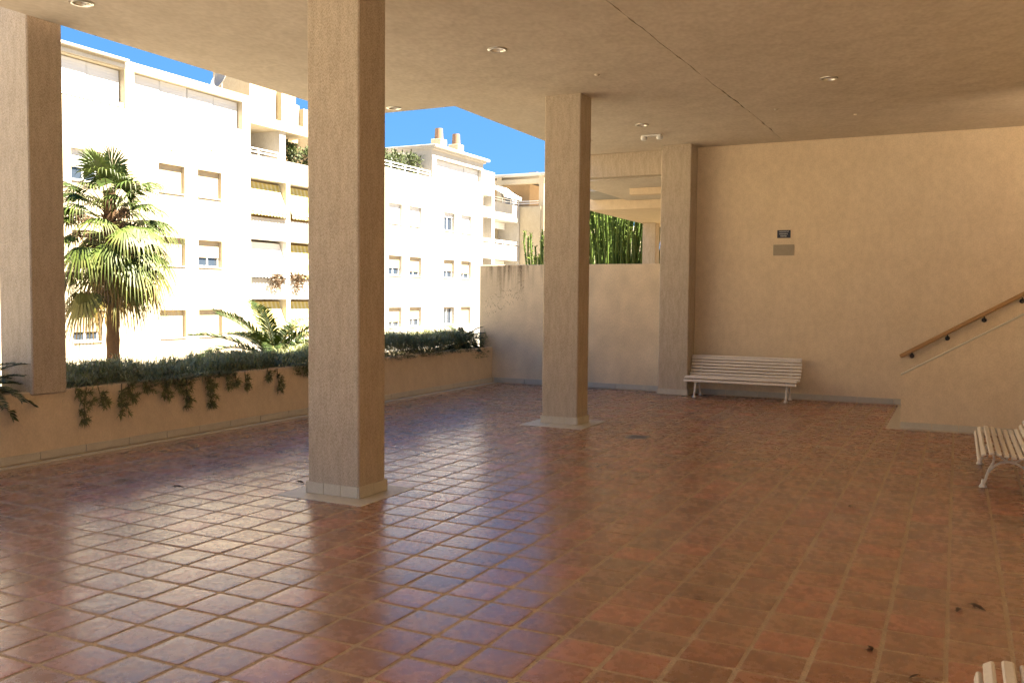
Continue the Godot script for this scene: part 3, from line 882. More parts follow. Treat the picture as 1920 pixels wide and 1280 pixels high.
func build_structure() -> void:
	var g := MB.new()
	g.quad(Vector3(-300, -2.5, 300), Vector3(300, -2.5, 300), Vector3(300, -2.5, -300), Vector3(-300, -2.5, -300))
	tag(put("ground", g, mats.paving), "", "", "", "structure")
	build_floor()
	tag(put("open_terrace", boxm(Vector3(-6.06, -0.4, 9.805), Vector3(14, -0.003, 34)), mats.paving), "", "", "", "structure")
	build_ceiling()
	# main back wall and the wall on the right
	var bw := thing("back_wall", "wide beige rendered wall behind the bench, carrying the navy sign", "wall", Vector3(0, 0, ZB))
	put("wall_face", boxm(Vector3(-2.2, -0.3, -0.3), Vector3(7.0, HC - 0.002, 0.0)), mats.render_fine, bw)
	skirting(bw, Vector3(-2.14, 0, 0), Vector3(3.0, 0, 0), Vector3(0, 0, 1), 0.095, mats.grey_stone, 0.55)
	var rw := thing("side_wall", "beige rendered side wall behind the benches", "wall", Vector3(3.0, 0, 0))
	put("wall_face", boxm(Vector3(0.0, -0.3, -7.16), Vector3(0.3, HC - 0.002, 9.2)), mats.render_fine, rw)
	var ew := thing("stair_end_wall", "beige end wall at the head of the stairs", "wall", Vector3(6.7, 0, 0))
	put("wall_face", boxm(Vector3(0, -0.3, ZB + 0.002), Vector3(0.299, HC - 0.003, -6.9)), mats.render_fine, ew)
	# low wall at the end of the terrace
	var lw := thing("low_wall", "shoulder-high beige wall with dark run-off stains under its top", "wall", Vector3(-2.66, 0, ZB))
	var f := MB.new()
	var A := Vector3(-3.74, -0.3, 0)
	f.box(Vector3(-3.74, -0.3, -0.25), Vector3(-0.0, 2.268, -0.004), 0.006)
	put("wall_body", f, mats.render_fine, lw)
	f = MB.new()
	f.quad(Vector3(-3.735, 0.0, 0), Vector3(-0.002, 0.0, 0), Vector3(-0.002, 2.262, 0), Vector3(-3.735, 2.262, 0))
	put("stained_face", f, mats.stained_render, lw)
	skirting(lw, Vector3(-3.40, 0, 0), Vector3(0.0, 0, 0), Vector3(0, 0, 1), 0.10, mats.grey_stone, 0.6)
	# pillars
	pillar("thick textured beige pillar on a stone slab, beside the planter's ground cover", Vector3(-2.895, 0, -0.955), Vector3(-2.375, HC + 0.02, -0.575), true, [-3.07, -2.20, -1.14, -0.37])
	pillar("textured beige pillar on a stone slab, standing nearer the low wall and the bench", Vector3(-2.925, 0, -5.785), Vector3(-2.425, HC + 0.02, -5.405), true, [-3.10, -2.235, -5.96, -5.09])
	pillar("textured beige pillar joining the low wall to the back wall, beside the bench", Vector3(-2.66, 0, -10.15), Vector3(-2.14, HC + 0.02, -9.68), true, [])
	pillar("textured beige pillar rising from the planter", Vector3(-6.55, 0.66, -0.74), Vector3(-6.075, 5.3, -0.36), false, [])
	# beam over the opening above the low wall
	var bm := thing("beam", "rendered beige beam over the opening above the low wall", "beam", Vector3(-2.66, 3.84, ZB))
	put("beam_body", boxm(Vector3(-1.64, 0.0, -0.28), Vector3(0.0, HC - 3.84 + 0.001, -0.02), 0.008), mats.render, bm)
	# planter
	var pl := thing("planter", "long beige rendered planter wall along the terrace edge", "planter", Vector3(XP, 0, 0))
	var w := MB.new()
	w.box(Vector3(-0.16, -2.5, ZB + 0.004), Vector3(0.0, 0.69, 9.8), 0.01)
	w.box(Vector3(-1.10, -2.5, ZB + 0.004), Vector3(-0.95, 0.66, 9.8), 0.01)
	put("wall", w, mats.render_fine, pl)
	put("soil", boxm(Vector3(-0.949, -2.4, ZB + 0.01), Vector3(-0.161, 0.60, 9.79)), mats.soil, pl)
	skirting(pl, Vector3(0, 0.012, ZB + 0.02), Vector3(0, 0.012, 3.0), Vector3(1, 0, 0), 0.085, mats.stone, 0.5)
	w = MB.new()
	w.box(Vector3(0.002, -0.02, ZB + 0.02), Vector3(0.105, 0.008, 9.0), 0.004)
	put("edging_strip", w, mats.stone, pl)
	# stairs
	var st := thing("staircase", "flight of steps behind a sloping beige parapet beside the back wall", "stairs", Vector3(1.335, 0, -7.27))
	var pr := MB.new()
	var pts := [Vector2(0, -0.01), Vector2(5.3, -0.01), Vector2(5.3, 3.82), Vector2(0, 0.69)]
	for e in [[0.0, 1], [-0.16, 0]]:
		var q := pts.map(func(p): return Vector3(p.x, p.y, e[0]))
		if e[1]: pr.quad(q[0], q[1], q[2], q[3])
		else: pr.quad(q[3], q[2], q[1], q[0])
	for k in 4:
		var a: Vector2 = pts[k]
		var b: Vector2 = pts[(k + 1) % 4]
		pr.quad(Vector3(a.x, a.y, -0.16), Vector3(b.x, b.y, -0.16), Vector3(b.x, b.y, 0), Vector3(a.x, a.y, 0))
	put("parapet", pr, mats.render_fine, st)
	var cp := MB.new()
	cp.bar(Vector3(-0.01, 0.692, -0.08), Vector3(5.3, 3.822, -0.08), 0.175, 0.02, Vector3.UP, 0.005)
	put("coping", cp, mats.stone, st)
	for k in 15:
		put("step", boxm(Vector3(0.25 + 0.29 * k, -0.01, -2.825), Vector3(0.25 + 0.29 * (k + 1) + (0.0 if k < 14 else 0.7), 0.172 * (k + 1), -0.162), 0.006), mats.stone, st)
	put("floor_border", boxm(Vector3(-0.165, -0.02, -2.82), Vector3(-0.002, 0.005, 0.125), 0.002), mats.stone, st)
	put("floor_border", boxm(Vector3(0.0, -0.02, 0.018), Vector3(1.66, 0.005, 0.10), 0.002), mats.stone, st)
	skirting(st, Vector3(0, 0, 0), Vector3(1.66, 0, 0), Vector3(0, 0, 1), 0.085, mats.stone, 0.34)
	# the next portico, beyond the low wall
	var gd := boxm(Vector3(-9.5, -2.5, -60), Vector3(9, 0.2, -10.36))
	tag(put("raised_garden_terrain", gd, mats.earth), "", "", "", "structure")
	var np := thing("neighbouring_portico", "stepped cream soffits and post of the next portico above the low wall", "portico", Vector3(0, 0, -10.6))
	put("ceiling_slab", boxm(Vector3(-4.78, 3.85, -3.49), Vector3(7, 4.3, -0.001)), mats.ceiling, np)
	put("outer_soffit", boxm(Vector3(-5.6, 3.89, -3.485), Vector3(-4.781, 4.3, -1.9)), mats.white_facade, np)
	put("lower_slab", boxm(Vector3(-5.72, 3.66, -9.4), Vector3(7, 4.28, -3.492)), mats.render_fine, np)
	put("downstand", boxm(Vector3(-4.0, 3.72, -1.55), Vector3(7, 3.849, -1.35)), mats.render_fine, np)
	put("post", boxm(Vector3(-5.66, 0.19, -7.66), Vector3(-5.30, 3.659, -7.30), 0.01), mats.render, np)
	put("inner_wall", boxm(Vector3(1.5, 0.19, -9.4), Vector3(1.8, 3.655, -0.1)), mats.render_fine, np)

func build_town() -> void:
	var rows := [5.6, 2.74, -0.12]
	# ---- cream block
	var b := thing("apartment_block", "cream apartment block with beige roller shutters behind the fan palm", "building", Vector3.ZERO, "apartment blocks across the garden")
	var wins := []
	for z in [-17.5, -21.48, -23.5]:
		for y in rows: wins.append([z, z + (1.2 if z > -18 else 1.32), y, y + 1.15])
	for z in [-9.2, -11.2, -13.4]:
		for y in rows: wins.append([z, z + 1.3, y, y + 1.15])
	var log := [[-18.63, -12.9, 8.52, 9.95, 0.4], [-24.78, -19.05, 8.58, 9.97, 0.4], [-12.4, -6.7, 8.52, 9.95, 0.4]]
	var m := MB.new()
	facade(m, XF, 28.0, -25.25, -2.5, 10.3, wins + log)
	m.box(Vector3(XF - 10, -2.5, -25.25), Vector3(XF - 0.42, 10.3, 28.0))
	m.quad(Vector3(XF, -2.5, -25.25), Vector3(XF - 0.42, -2.5, -25.25), Vector3(XF - 0.42, 10.3, -25.25), Vector3(XF, 10.3, -25.25))
	m.quad(Vector3(XF - 0.42, 10.3, -25.25), Vector3(XF - 0.42, 10.3, 28.0), Vector3(XF, 10.3, 28.0), Vector3(XF, 10.3, -25.25))
	put("wall", m, mats.cream_facade, b)
	var shut := {0: 0.55, 1: 1.0, 2: 0.66, 3: 1.0, 4: 0.97, 5: 1.0, 6: 1.0, 7: 0.62, 8: 1.0}
	for k in wins.size(): window(b, XF, wins[k], shut.get(k, 1.0), mats.white_shutter if k == 0 else mats.beige_shutter, mats.white_facade)
	for h in log: shutters(b, XF, h, 4)
	put("roof_edge", boxm(Vector3(XF - 1.0, 10.22, -18.66), Vector3(XF + 0.22, 10.298, 28.0)), mats.white_facade, b)
	put("eaves_board", boxm(Vector3(XF + 0.004, 10.0, -18.64), Vector3(XF + 0.05, 10.12, 28.0)), mats.white_facade, b)
	for q in [Vector2(-20.9, 7.3), Vector2(-23.0, 7.62), Vector2(-24.6, 7.7)]:
		put("wall_vent", boxm(Vector3(XF + 0.002, q.y, q.x), Vector3(XF + 0.03, q.y + 0.1, q.x + 0.12), 0.006), mats.white_facade, b)
	# recessed balconies beside it
	var x := -28.0
	var bays := []
	for y in [[5.35, 7.18], [2.45, 4.31], [-0.42, 1.45]]:
		bays.append([-29.95, -25.6, y[0], y[1], 1.6]); bays.append([-34.6, -30.24, y[0], y[1], 1.6])
	m = MB.new()
	facade(m, x, -25.25, -34.9, -2.5, 8.25, bays)
	m.box(Vector3(x - 8, -2.5, -34.9), Vector3(x - 1.61, 8.25, -25.25))
	m.quad(Vector3(x - 1.61, 8.25, -34.9), Vector3(x - 1.61, 8.25, -25.25), Vector3(x, 8.25, -25.25), Vector3(x, 8.25, -34.9))
	put("balcony_wall", m, mats.white_facade, b)
	put("balcony_back", boxm(Vector3(x - 1.6, -2.4, -34.7), Vector3(x - 1.58, 7.3, -25.5)), mats.cream_facade, b)
	for k in bays.size():
		var h: Array = bays[k]
		var cl: Material = mats.white_cloth if k == 2 else mats.awning_cloth
		awning(b, x, h[1] - 0.03, h[0] + 0.03, h[3] - 0.12, (1.42 if k < 2 else 1.5), (0.62 if k % 2 == 0 else 0.54), cl)
	# its roof terrace
	railing(b, x - 0.05, -25.3, -29.4, 8.251, 0.32)
	put("terrace_post", boxm(Vector3(x - 1.9, 8.251, -29.95), Vector3(x - 0.02, 9.66, -29.5), 0.01), mats.white_facade, b)
	put("terrace_roof", boxm(Vector3(x - 4.0, 9.66, -31.9), Vector3(x + 0.1, 10.12, -25.28), 0.01), mats.cream_facade, b)
	put("terrace_back", boxm(Vector3(x - 4.0, 8.251, -34.8), Vector3(x - 3.8, 10.6, -25.3)), mats.ochre_facade, b)
	put("terrace_window", boxm(Vector3(x - 3.79, 8.4, -29.2), Vector3(x - 3.75, 9.35, -26.4)), mats.glass, b)
	# stair tower on the roof
	m = MB.new()
	var tw := Vector3(-31.0, 10.1, -32.6)
	m.box(tw + Vector3(-2.5, 0, 0), tw + Vector3(0, 3.9, 1.9))
	m.box(tw + Vector3(-2.5, 0, -1.7), tw + Vector3(0, 2.6, -0.55))
	put("roof_tower", m, mats.cream_facade, b)
	m = MB.new()
	m.box(tw + Vector3(-2.4, 0.0, -0.549), tw + Vector3(-0.35, 3.3, -0.001))
	m.box(tw + Vector3(-2.4, 0, -2.35), tw + Vector3(-0.3, 2.1, -1.701))
	put("tower_recess", m, mats.cream_facade, b)
	m = MB.new()
	m.box(tw + Vector3(-2.5, 0, -3.3), tw + Vector3(0.0, 1.9, -2.351))
	put("roof_tower", m, mats.cream_facade, b)
	# dish on the roof edge
	var dish := thing("satellite_dish", "grey satellite dish on the roof of the cream apartment block", "dish", Vector3(-27.4, 10.3, -25.0))
	m = MB.new()
	m.t = Transform3D(Basis.from_euler(Vector3(0.2, 1.25, 1.15)), Vector3(0, 0.75, 0))
	m.lathe([Vector2(0.0, 0.0), Vector2(0.2, 0.02), Vector2(0.4, 0.09), Vector2(0.52, 0.17), Vector2(0.515, 0.18), Vector2(0.39, 0.105), Vector2(0.0, 0.02)], 24)
	put("reflector", m, mats.grey_metal, dish)
	m = MB.new()
	m.tube([Vector3.ZERO, Vector3(0, 0.78, 0)], [0.035, 0.035], 8)
	put("mast", m, mats.grey_metal, dish)
	var ant := thing("antenna", "thin roof antenna on the stair tower of the cream block", "antenna", tw + Vector3(-0.3, 3.9, 1.2))
	m = MB.new()
	m.tube([Vector3.ZERO, Vector3(0, 1.6, 0)], [0.02, 0.02], 6)
	for k in 5: m.bar(Vector3(-0.25, 1.1 + 0.1 * k, 0), Vector3(0.25, 1.1 + 0.1 * k, 0), 0.012, 0.012)
	put("mast", m, mats.grey_metal, ant)
	# ---- white block
	b = thing("apartment_block", "white apartment block with two brown-topped chimneys", "building", Vector3.ZERO, "apartment blocks across the garden")
	wins = []
	for z in [-37.3, -39.37, -43.2, -45.31]:
		for y in rows: wins.append([z, z + 1.32, y, y + 1.15])
	m = MB.new()
	var lg := [-46.62, -41.0, 8.86, 9.84, 0.4]
	facade(m, XF, -34.9, -46.85, -2.5, 8.62, wins)
	facade(m, XF, -40.5, -46.85, 8.62, 10.3, [lg])
	m.box(Vector3(XF - 9, -2.5, -46.85), Vector3(XF - 0.42, 8.62, -34.9))
	m.box(Vector3(XF - 5, 8.62, -46.85), Vector3(XF - 0.42, 10.3, -40.5))
	m.quad(Vector3(XF, 8.62, -40.5), Vector3(XF, 10.3, -40.5), Vector3(XF - 0.42, 10.3, -40.5), Vector3(XF - 0.42, 8.62, -40.5))
	m.quad(Vector3(XF, -2.5, -34.9), Vector3(XF, 8.62, -34.9), Vector3(XF - 0.42, 8.62, -34.9), Vector3(XF - 0.42, -2.5, -34.9))
	m.quad(Vector3(XF, 8.62, -34.9), Vector3(XF, 8.62, -40.5), Vector3(XF - 0.42, 8.62, -40.5), Vector3(XF - 0.42, 8.62, -34.9))
	m.quad(Vector3(XF - 0.42, -2.5, -46.85), Vector3(XF - 0.42, 10.3, -46.85), Vector3(XF, 10.3, -46.85), Vector3(XF, -2.5, -46.85))
	put("wall", m, mats.white_facade, b)
	shut = {1: 0.6, 4: 0.72, 6: 0.25, 7: 0.6, 10: 0.68, 8: 0.1, 2: 0.7, 5: 0.6}
	for k in wins.size(): window(b, XF, wins[k], shut.get(k, 1.0), mats.white_shutter if k % 3 == 0 else mats.beige_shutter, mats.white_facade)
	shutters(b, XF, lg, 3)
	put("roof", boxm(Vector3(XF - 5.3, 10.42, -47.25), Vector3(XF + 0.3, 10.58, -40.42), 0.02), mats.white_facade, b)
	put("roof_moulding", boxm(Vector3(XF - 5.2, 10.301, -47.05), Vector3(XF + 0.12, 10.419, -40.46), 0.01), mats.white_facade, b)
	railing(b, XF - 0.1, -35.0, -40.4, 8.621, 0.36)
	put("penthouse", boxm(Vector3(XF - 9, 8.621, -40.5), Vector3(XF - 4.4, 10.45, -34.95)), mats.cream_facade, b)
	put("penthouse_roof", boxm(Vector3(XF - 9, 10.451, -40.4), Vector3(XF - 4.0, 10.6, -34.9)), mats.cream_facade, b)
	for q in [Vector3(-28.4, 10.58, -45.0), Vector3(-28.4, 10.58, -47.8 + 0.6), Vector3(-31.5, 10.6, -38.6)]:
		var small: bool = q.x < -30
		m = MB.new()
		m.box(q, q + Vector3(0.75, 0.4 if small else 1.05, 0.75), 0.02)
		var ch := put("chimney", m, mats.cream_facade, b)
		m = MB.new()
		m.tube([q + Vector3(0.37, 0.4 if small else 1.04, 0.37), q + Vector3(0.37, 0.85 if small else 1.75, 0.37)], [0.28, 0.24], 12)
		put("chimney_pot", m, mats.clay_pot, ch)
	# balconies between the white block and the ochre-sided block
	bays = []
	for y in [[5.46, 7.26], [2.6, 4.38], [-0.3, 1.5]]:
		bays.append([-51.95, -50.0, y[0], y[1], 1.8]); bays.append([-56.4, -52.35, y[0], y[1], 1.8])
	bays.append([-51.95, -50.0, 8.0, 8.8, 1.8])
	m = MB.new()
	facade(m, x, -46.85, -52.35, -2.5, 10.5, bays.filter(func(h): return h[0] > -52.0))
	facade(m, x, -52.35, -56.5, -2.5, 8.5, bays.filter(func(h): return h[0] < -52.0))
	m.box(Vector3(x - 8, -2.5, -56.5), Vector3(x - 1.81, 8.5, -46.85))
	put("balcony_wall", m, mats.white_facade, b)
	put("balcony_back", boxm(Vector3(x - 1.8, -2.4, -56.4), Vector3(x - 1.78, 8.45, -49.9)), mats.cream_facade, b)
	railing(b, x - 0.06, -52.4, -56.4, 8.501, 0.35)
	railing(b, x - 0.06, -52.4, -56.4, 5.461, 0.30)
	railing(b, x - 0.06, -50.0, -51.95, 5.461, 0.30)
	awning(b, x - 0.1, -52.5, -55.4, 9.75, 0.75, 1.2, mats.white_cloth)
	for h in bays.slice(1, 4, 2):
		put("blind", boxm(Vector3(x - 1.2, h[3] - 0.5, -56.3), Vector3(x - 1.17, h[3] - 0.02, -52.5)), mats.white_cloth, b)
	# ---- ochre-sided block
	b = thing("apartment_block", "cream apartment block with an orange penthouse under a flat pergola roof", "building", Vector3.ZERO, "apartment blocks across the garden")
	m = MB.new()
	m.box(Vector3(-36, -2.5, -80), Vector3(XF, 8.5, -56.52))
	put("wall", m, mats.cream_facade, b)
	put("end_wall", boxm(Vector3(-27.98, -2.5, -56.515), Vector3(XF - 0.25, 8.45, -56.46)), mats.cream_facade, b)
	m = MB.new()
	m.box(Vector3(-34, 8.501, -64), Vector3(-28.5, 10.55, -59.3))
	put("penthouse", m, mats.ochre_facade, b)
	put("penthouse_window", boxm(Vector3(-30.6, 9.0, -59.29), Vector3(-29.8, 9.9, -59.22)), mats.glass, b)
	put("roof_slab", boxm(Vector3(-34, 10.75, -64), Vector3(XF + 0.1, 10.95, -56.4), 0.02), mats.white_facade, b)
	put("roof_beam", boxm(Vector3(-33.9, 10.2, -57.0), Vector3(XF - 0.001, 10.55, -56.55), 0.01), mats.cream_facade, b)
	for q in [-26.45, -30.0]:
		put("roof_post", boxm(Vector3(q, 8.501, -57.0), Vector3(q + 0.42, 10.749, -56.56), 0.01), mats.cream_facade, b)
	m = MB.new()
	for k in 2: m.bar(Vector3(-33, 8.72 + 0.17 * k, -56.7), Vector3(-26.5, 8.72 + 0.17 * k, -56.7), 0.05, 0.05)
	put("railing", m, mats.white_metal, b)
	awning(b, XF + 0.8, -58.2, -62.0, 10.4, 1.1, 1.0, mats.white_cloth)
	m = MB.new()
	m.box(Vector3(XF - 0.1, 7.6, -62), Vector3(XF + 0.9, 8.5, -57.6), 0.01)
	put("balcony", m, mats.ochre_facade, b)
	for q in [Vector3(-32.4, 10.95, -58.2), Vector3(-28.6, 10.95, -60.0)]:
		m = MB.new()
		m.box(q, q + Vector3(0.7, 0.5, 0.7))
		put("chimney", m, mats.clay_pot, b)
	# roof-terrace shrubs
	for q in [[Vector3(-28.6, 8.25, -30.9), 0.75, "leafy shrub on the roof terrace beside the cream block's roof"], [Vector3(-28.9, 8.25, -32.8), 0.8, "shrub behind the leafy one beside the terrace post of the cream block"],
			[Vector3(-27.0, 8.63, -36.6), 0.8, "low green shrub behind the white block's roof railing"], [Vector3(-27.2, 8.63, -38.3), 0.85, "middle shrub of three along the white block's roof railing"], [Vector3(-27.0, 8.63, -39.7), 0.95, "rounder dark shrub against the white block's roof loggia"]]:
		shrub(q[0], q[1], q[2], 900)
	# dried plants hanging from a balcony
	for z in [-29.0, -30.6]:
		var o := thing("hanging_plant", "dried brown plant hanging in front of the pier between two awnings" if z < -30.0 else "dried brown plant hanging over the balcony below the white awning", "plant", Vector3(-27.85, 2.5, z), "dried plants on the balcony")
		var s := MB.new()
		for k in 420:
			var p := Vector3(rng.randfn(0.08, 0.10), -rng.randf() * rng.randf() * 1.0 + 0.2, rng.randfn(0, 0.24))
			var bb := rng.randf_range(0.5, 1.3)
			s.col = Color(0.10 * bb, 0.065 * bb, 0.035 * bb)
			var d := Vector3(rng.randfn(), rng.randfn() - 0.6, rng.randfn()).normalized()
			s.blade([p, p + d * 0.07, p + d * 0.13], [0.012, 0.025, 0.0], d.cross(Vector3(0.3, 0.2, 0.9)).normalized())
		put("foliage", s, mats.leaf, o)
		put("pot", boxm(Vector3(-0.28, -0.05, -0.3), Vector3(0.0, 0.12, 0.3), 0.02), mats.clay_pot, o)

func shrub(at: Vector3, r: float, label: String, n: int) -> void:
	var o := thing("shrub", label, "shrub", at, "roof terrace shrubs")
	var t := MB.new()
	t.tube([Vector3.ZERO, Vector3(0.03, r * 0.7, 0.02)], [0.05, 0.03], 6)
	put("trunk", t, mats.bark, o)
	var s := MB.new()
	for k in n:
		var d := Vector3(rng.randfn(), rng.randfn(), rng.randfn()).normalized()
		var lump := 0.75 + 0.25 * sin(d.x * 5 + at.z) * cos(d.z * 6 + d.y * 4)
		var p := Vector3(0, r * 0.8, 0) + d * r * lump * pow(rng.randf(), 0.35) * Vector3(0.9, 0.85, 1.0).x
		if p.y < 0.02: continue
		var b := rng.randf_range(0.55, 1.4)
		s.col = Color(0.045 * b, 0.06 * b, 0.018 * b)
		var e := (d + Vector3(rng.randfn(), rng.randfn(), rng.randfn()) * 0.6).normalized()
		s.blade([p, p + e * 0.09, p + e * 0.17], [0.015, 0.04, 0.0], e.cross(Vector3(0.2, 0.9, 0.3)).normalized())
	put("crown", s, mats.leaf, o)

func build_garden() -> void:
	fan_palm(Vector3(-17.4, -2.5, -10.75), 6.55)
	feather_palm("feather_palm", "bushy feather palm with arching fronds behind the planter", Vector3(-8.95, -2.5, -7.15), 2.85, 40, 1.6, 0.30, Color(0.016, 0.030, 0.006), Color(0.044, 0.060, 0.011), 0.013)
	feather_palm("sago_plant", "dark arching sago plant in the planter beside the pillar", Vector3(-6.42, 0.60, 0.02), 0.10, 42, 0.55, 0.11, Color(0.05, 0.065, 0.03), Color(0.09, 0.11, 0.045), 0.0085, -0.1)
	feather_palm("sago_plant", "small dark sago plant at the planter's end by the low wall", Vector3(-6.55, 0.60, -9.65), 0.1, 30, 0.55, 0.13, Color(0.04, 0.055, 0.03), Color(0.07, 0.085, 0.04), 0.012, 0.0)
	# ground cover, nearer stretch
	var gc := MB.new()
	for k in 3000:
		var z := rng.randf_range(-5.7, -0.80)
		var x := XP - 0.02 - rng.randf() * 0.92
		var hgt := 0.65 + 0.17 * pow(rng.randf(), 0.7) + 0.035 * sin(z * 3.1) + 0.03 * sin(z * 7.7 + x * 4) + 0.02 * sin(z * 17.0 - x * 9)
		if x > XP - 0.12: hgt -= 0.03
		tuft(gc, Vector3(x, hgt, z), 9, 0.14 * rng.randf_range(0.6, 1.5), 1.0, Color(0.25, 0.28, 0.135))
	for k in 900:                                    # over the edge
		var z := rng.randf_range(-5.6, -0.85)
		if sin(z * 2.3 + 0.6) < -0.25: continue
		tuft(gc, Vector3(XP + rng.randf_range(0.0, 0.035), 0.71 - rng.randf() * rng.randf() * (0.08 + 0.14 * maxf(0.0, sin(z * 2.9 + 1.0))), z), 7, 0.075, 0.3, Color(0.22, 0.245, 0.12))
	var g := put("ground_cover", gc, mats.hedge_leaf)
	tag(g, "low spiky green ground cover filling the planter beside the pillars", "ground cover", "", "stuff")
	for q in [[-0.98, 0.36], [-1.12, 0.22], [-1.42, 0.34], [-1.50, 0.20], [-2.05, 0.24], [-2.2, 0.16], [-2.33, 0.35], [-2.62, 0.20], [-2.72, 0.38], [-3.0, 0.18], [-3.14, 0.16], [-3.3, 0.22], [-3.72, 0.14], [-3.9, 0.30], [-4.5, 0.14], [-4.75, 0.17], [-5.0, 0.15], [-1.75, 0.1], [-0.86, 0.08]]:
		var s := MB.new()
		s.col = Color(0.10, 0.075, 0.045)
		var a := Vector3(XP + 0.012, 0.69, q[0])
		var e := Vector3(XP + 0.035, 0.69 - q[1], q[0] + rng.randfn(0, 0.04))
		s.tube([a, a.lerp(e, 0.5) + Vector3(0.012, 0, 0.02), e], [0.005, 0.004, 0.004], 4, false)
		var n := int(4 + q[1] * 46)
		for k in n:
			var f := pow(rng.randf(), 0.6)
			var p := a.lerp(e, f) + Vector3(0.012, 0, rng.randfn(0, 0.022 + 0.05 * q[1]))
			for j in 12:
				var d := Vector3(rng.randf_range(0.05, 0.5), rng.randfn(0, 0.7) - 0.15, rng.randfn(0, 0.8)).normalized()
				var bb := rng.randf_range(0.5, 1.3)
				s.col = Color(0.16 * bb, 0.17 * bb, 0.075 * bb)
				s.blade([p, p + d * 0.03, p + d * rng.randf_range(0.045, 0.075) + Vector3.DOWN * 0.012], [0.0035, 0.0032, 0.0], d.cross(Vector3(0.9, 0.1, 0.2)).normalized())
		put("trailing_shoot", s, mats.hedge_leaf, g)
	# taller, darker stretch towards the low wall
	gc = MB.new()
	for k in 2300:
		var z := rng.randf_range(-9.95, -5.75)
		var x := XP - 0.03 - rng.randf() * 0.9
		tuft(gc, Vector3(x, 0.66 + 0.30 * pow(rng.randf(), 0.6) + 0.05 * sin(z * 4.1), z), 8, 0.17 * rng.randf_range(0.7, 1.5), 1.0, Color(0.16, 0.18, 0.085))
	for k in 160:
		var z := rng.randf_range(-9.9, -5.8)
		tuft(gc, Vector3(XP + rng.randf_range(0.0, 0.03), 0.70 - rng.randf() * 0.06 - (0.18 * rng.randf() if z < -9.3 else 0.0), z), 7, 0.10, 0.3, Color(0.075, 0.095, 0.045))
	g = put("ground_cover", gc, mats.hedge_leaf)
	tag(g, "taller dark spiky foliage in the planter near the low wall", "ground cover", "", "stuff")
	# cacti beyond the low wall
	cactus(Vector3(-7.15, 0.2, -20.3), 230, 5.4, 1.5, "dense tall candelabra cactus seen under the next portico")
	cactus(Vector3(-8.75, 0.2, -19.0), 60, 3.2, 0.7, "smaller candelabra cactus above the stained part of the low wall")

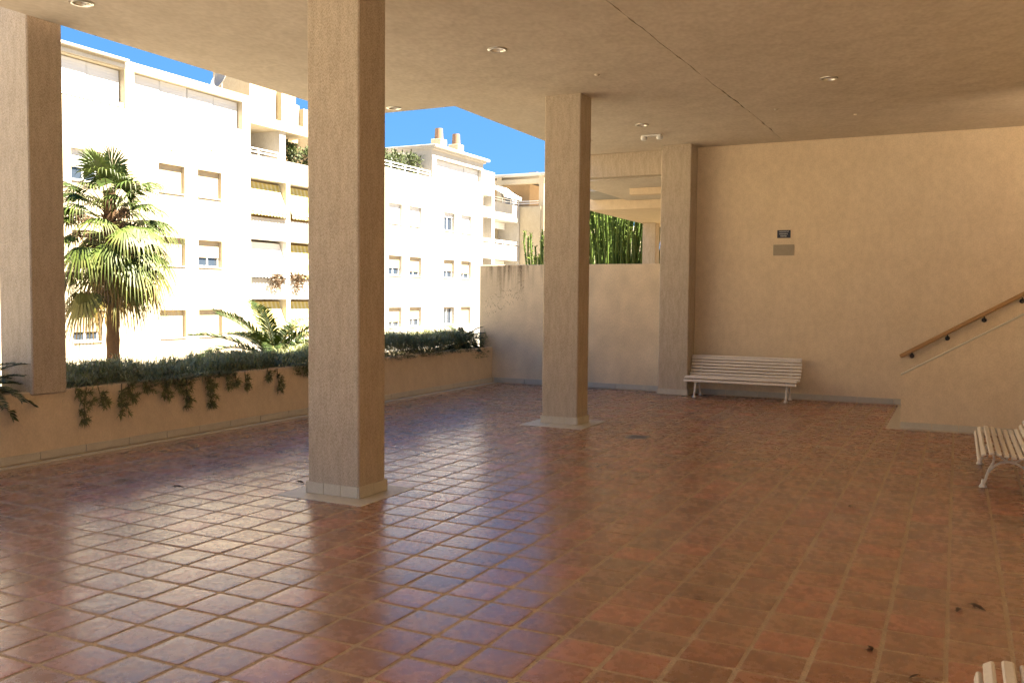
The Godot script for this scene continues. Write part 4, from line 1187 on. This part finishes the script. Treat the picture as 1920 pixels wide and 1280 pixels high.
func build_objects() -> void:
	bench("white slatted bench with its back to the back wall, under the sign", Vector3(-1.21, 0.004, -9.39), 0.0, 1.83, 0.17)
	bench("white slatted bench standing near the foot of the stairs parapet", Vector3(2.155, 0.003, -4.22), -PI / 2, 1.86, 0.30)
	bench("white slatted bench of which only the slat ends show", Vector3(2.055, 0.003, 2.68), -PI / 2, 1.86, 0.30)
	# handrail
	var hr := thing("handrail", "varnished wooden handrail on dark brackets above the stairs", "handrail", Vector3(1.17, 0.774, ZB + 0.07))
	var r := MB.new()
	r.bar(Vector3.ZERO, Vector3(4.0, 2.38, 0), 0.055, 0.062, Vector3.UP, 0.012)
	put("rail", r, mats.wood, hr)
	for k in 7:
		var p := Vector3(0.17 + 0.495 * k, 0.056 + 0.2915 * k, 0)
		r = MB.new()
		r.tube([p + Vector3(0, 0.01, 0), p + Vector3(0, -0.03, 0.0), p + Vector3(0, -0.045, -0.03), p + Vector3(0, -0.045, -0.066)], [0.012, 0.014, 0.014, 0.014], 8)
		r.t = Transform3D(Basis(Vector3.RIGHT, PI / 2), p + Vector3(0, -0.045, -0.069))
		r.lathe([Vector2(0.0, 0.0), Vector2(0.036, 0.0), Vector2(0.036, 0.006), Vector2(0.02, 0.02), Vector2(0.0, 0.022)], 14)
		put("bracket", r, mats.dark_metal, hr)
	# sign: three lines, too small in the photograph to read
	var sg := thing("sign", "small navy sign with three lines of white lettering on the wall", "sign", Vector3(-0.663, 2.739, ZB + 0.003))
	put("plate", boxm(Vector3(-0.108, -0.065, 0), Vector3(0.108, 0.065, 0.006), 0.002), mats.sign_navy, sg)
	for q in [[0.038, -0.078, 0.082, 0.020, 9], [0.001, -0.074, 0.066, 0.022, 8], [-0.035, -0.056, 0.046, 0.022, 6]]:
		var l := MB.new()
		for k in q[4]:
			var a: float = lerpf(q[1], q[2], k / float(q[4]))
			var b: float = lerpf(q[1], q[2], (k + 0.74) / float(q[4]))
			l.box(Vector3(a, q[0] - q[3] / 2, 0.0062), Vector3(a + 0.0035, q[0] + q[3] / 2, 0.0072))
			l.box(Vector3(b - 0.0035, q[0] - q[3] / 2 * (1.0 if k % 3 else 0.1), 0.0062), Vector3(b, q[0] + q[3] / 2, 0.0072))
			l.box(Vector3(a + 0.0036, q[0] + q[3] / 2 - 0.004 - (0.008 if k % 2 else 0.0), 0.0062), Vector3(b - 0.0036, q[0] + q[3] / 2 - (0.008 if k % 2 else 0.0), 0.0072))
		put("lettering", l, mats.sign_white, sg)
	var pq := thing("blank_plaque", "blank grey-beige plaque on the wall below the navy sign", "plaque", Vector3(-0.661, 2.474, ZB + 0.003))
	put("plate", boxm(Vector3(-0.168, -0.09, 0), Vector3(0.168, 0.09, 0.008), 0.003), mats.plaque, pq)
	# drain cover
	var dr := thing("drain_cover", "small grey drain cover set in the tiles before the farther pillar", "drain", Vector3(-1.42, 0.002, -4.87))
	put("frame", boxm(Vector3(-0.12, -0.006, -0.12), Vector3(0.12, 0.003, 0.12), 0.002), mats.grey_metal, dr)
	for k in 5:
		put("slot", boxm(Vector3(-0.085, 0.0032, -0.08 + 0.036 * k), Vector3(0.085, 0.0045, -0.064 + 0.036 * k)), mats.dark_metal, dr)
	# dry leaves
	var k := 0
	for q in [Vector2(0.716, 0.548), Vector2(2.015, 0.088), Vector2(2.098, -0.012), Vector2(1.841, 1.138), Vector2(1.637, 0.879), Vector2(-3.212, -0.854), Vector2(-5.2, 0.35), Vector2(1.25, -2.2), Vector2(-4.0, -0.2)]:
		var s := MB.new()
		var L := 0.03 + 0.014 * (k % 3)
		var a := k * 1.9
		var d := Vector3(cos(a), 0, sin(a))
		s.t = Transform3D(Basis(), Vector3.ZERO)
		s.blade([-d * L, -d * L * 0.3 + Vector3.UP * 0.012, d * L * 0.4 + Vector3.UP * 0.016, d * L + Vector3.UP * 0.004], [0.002, 0.014, 0.012, 0.0], Vector3(-d.z, 0.25, d.x).normalized())
		s.blade([d * L * 0.2, d * L * 0.7 + Vector3(-d.z, 0.3, d.x) * 0.03], [0.008, 0.0], d)
		var o := put("dry_leaf", s, mats.dry_leaf, self, Vector3(q.x, 0.002, q.y))
		tag(o, "curled brown dry leaf lying on the floor tiles", "leaf", "dry leaves on the tiles")
		k += 1
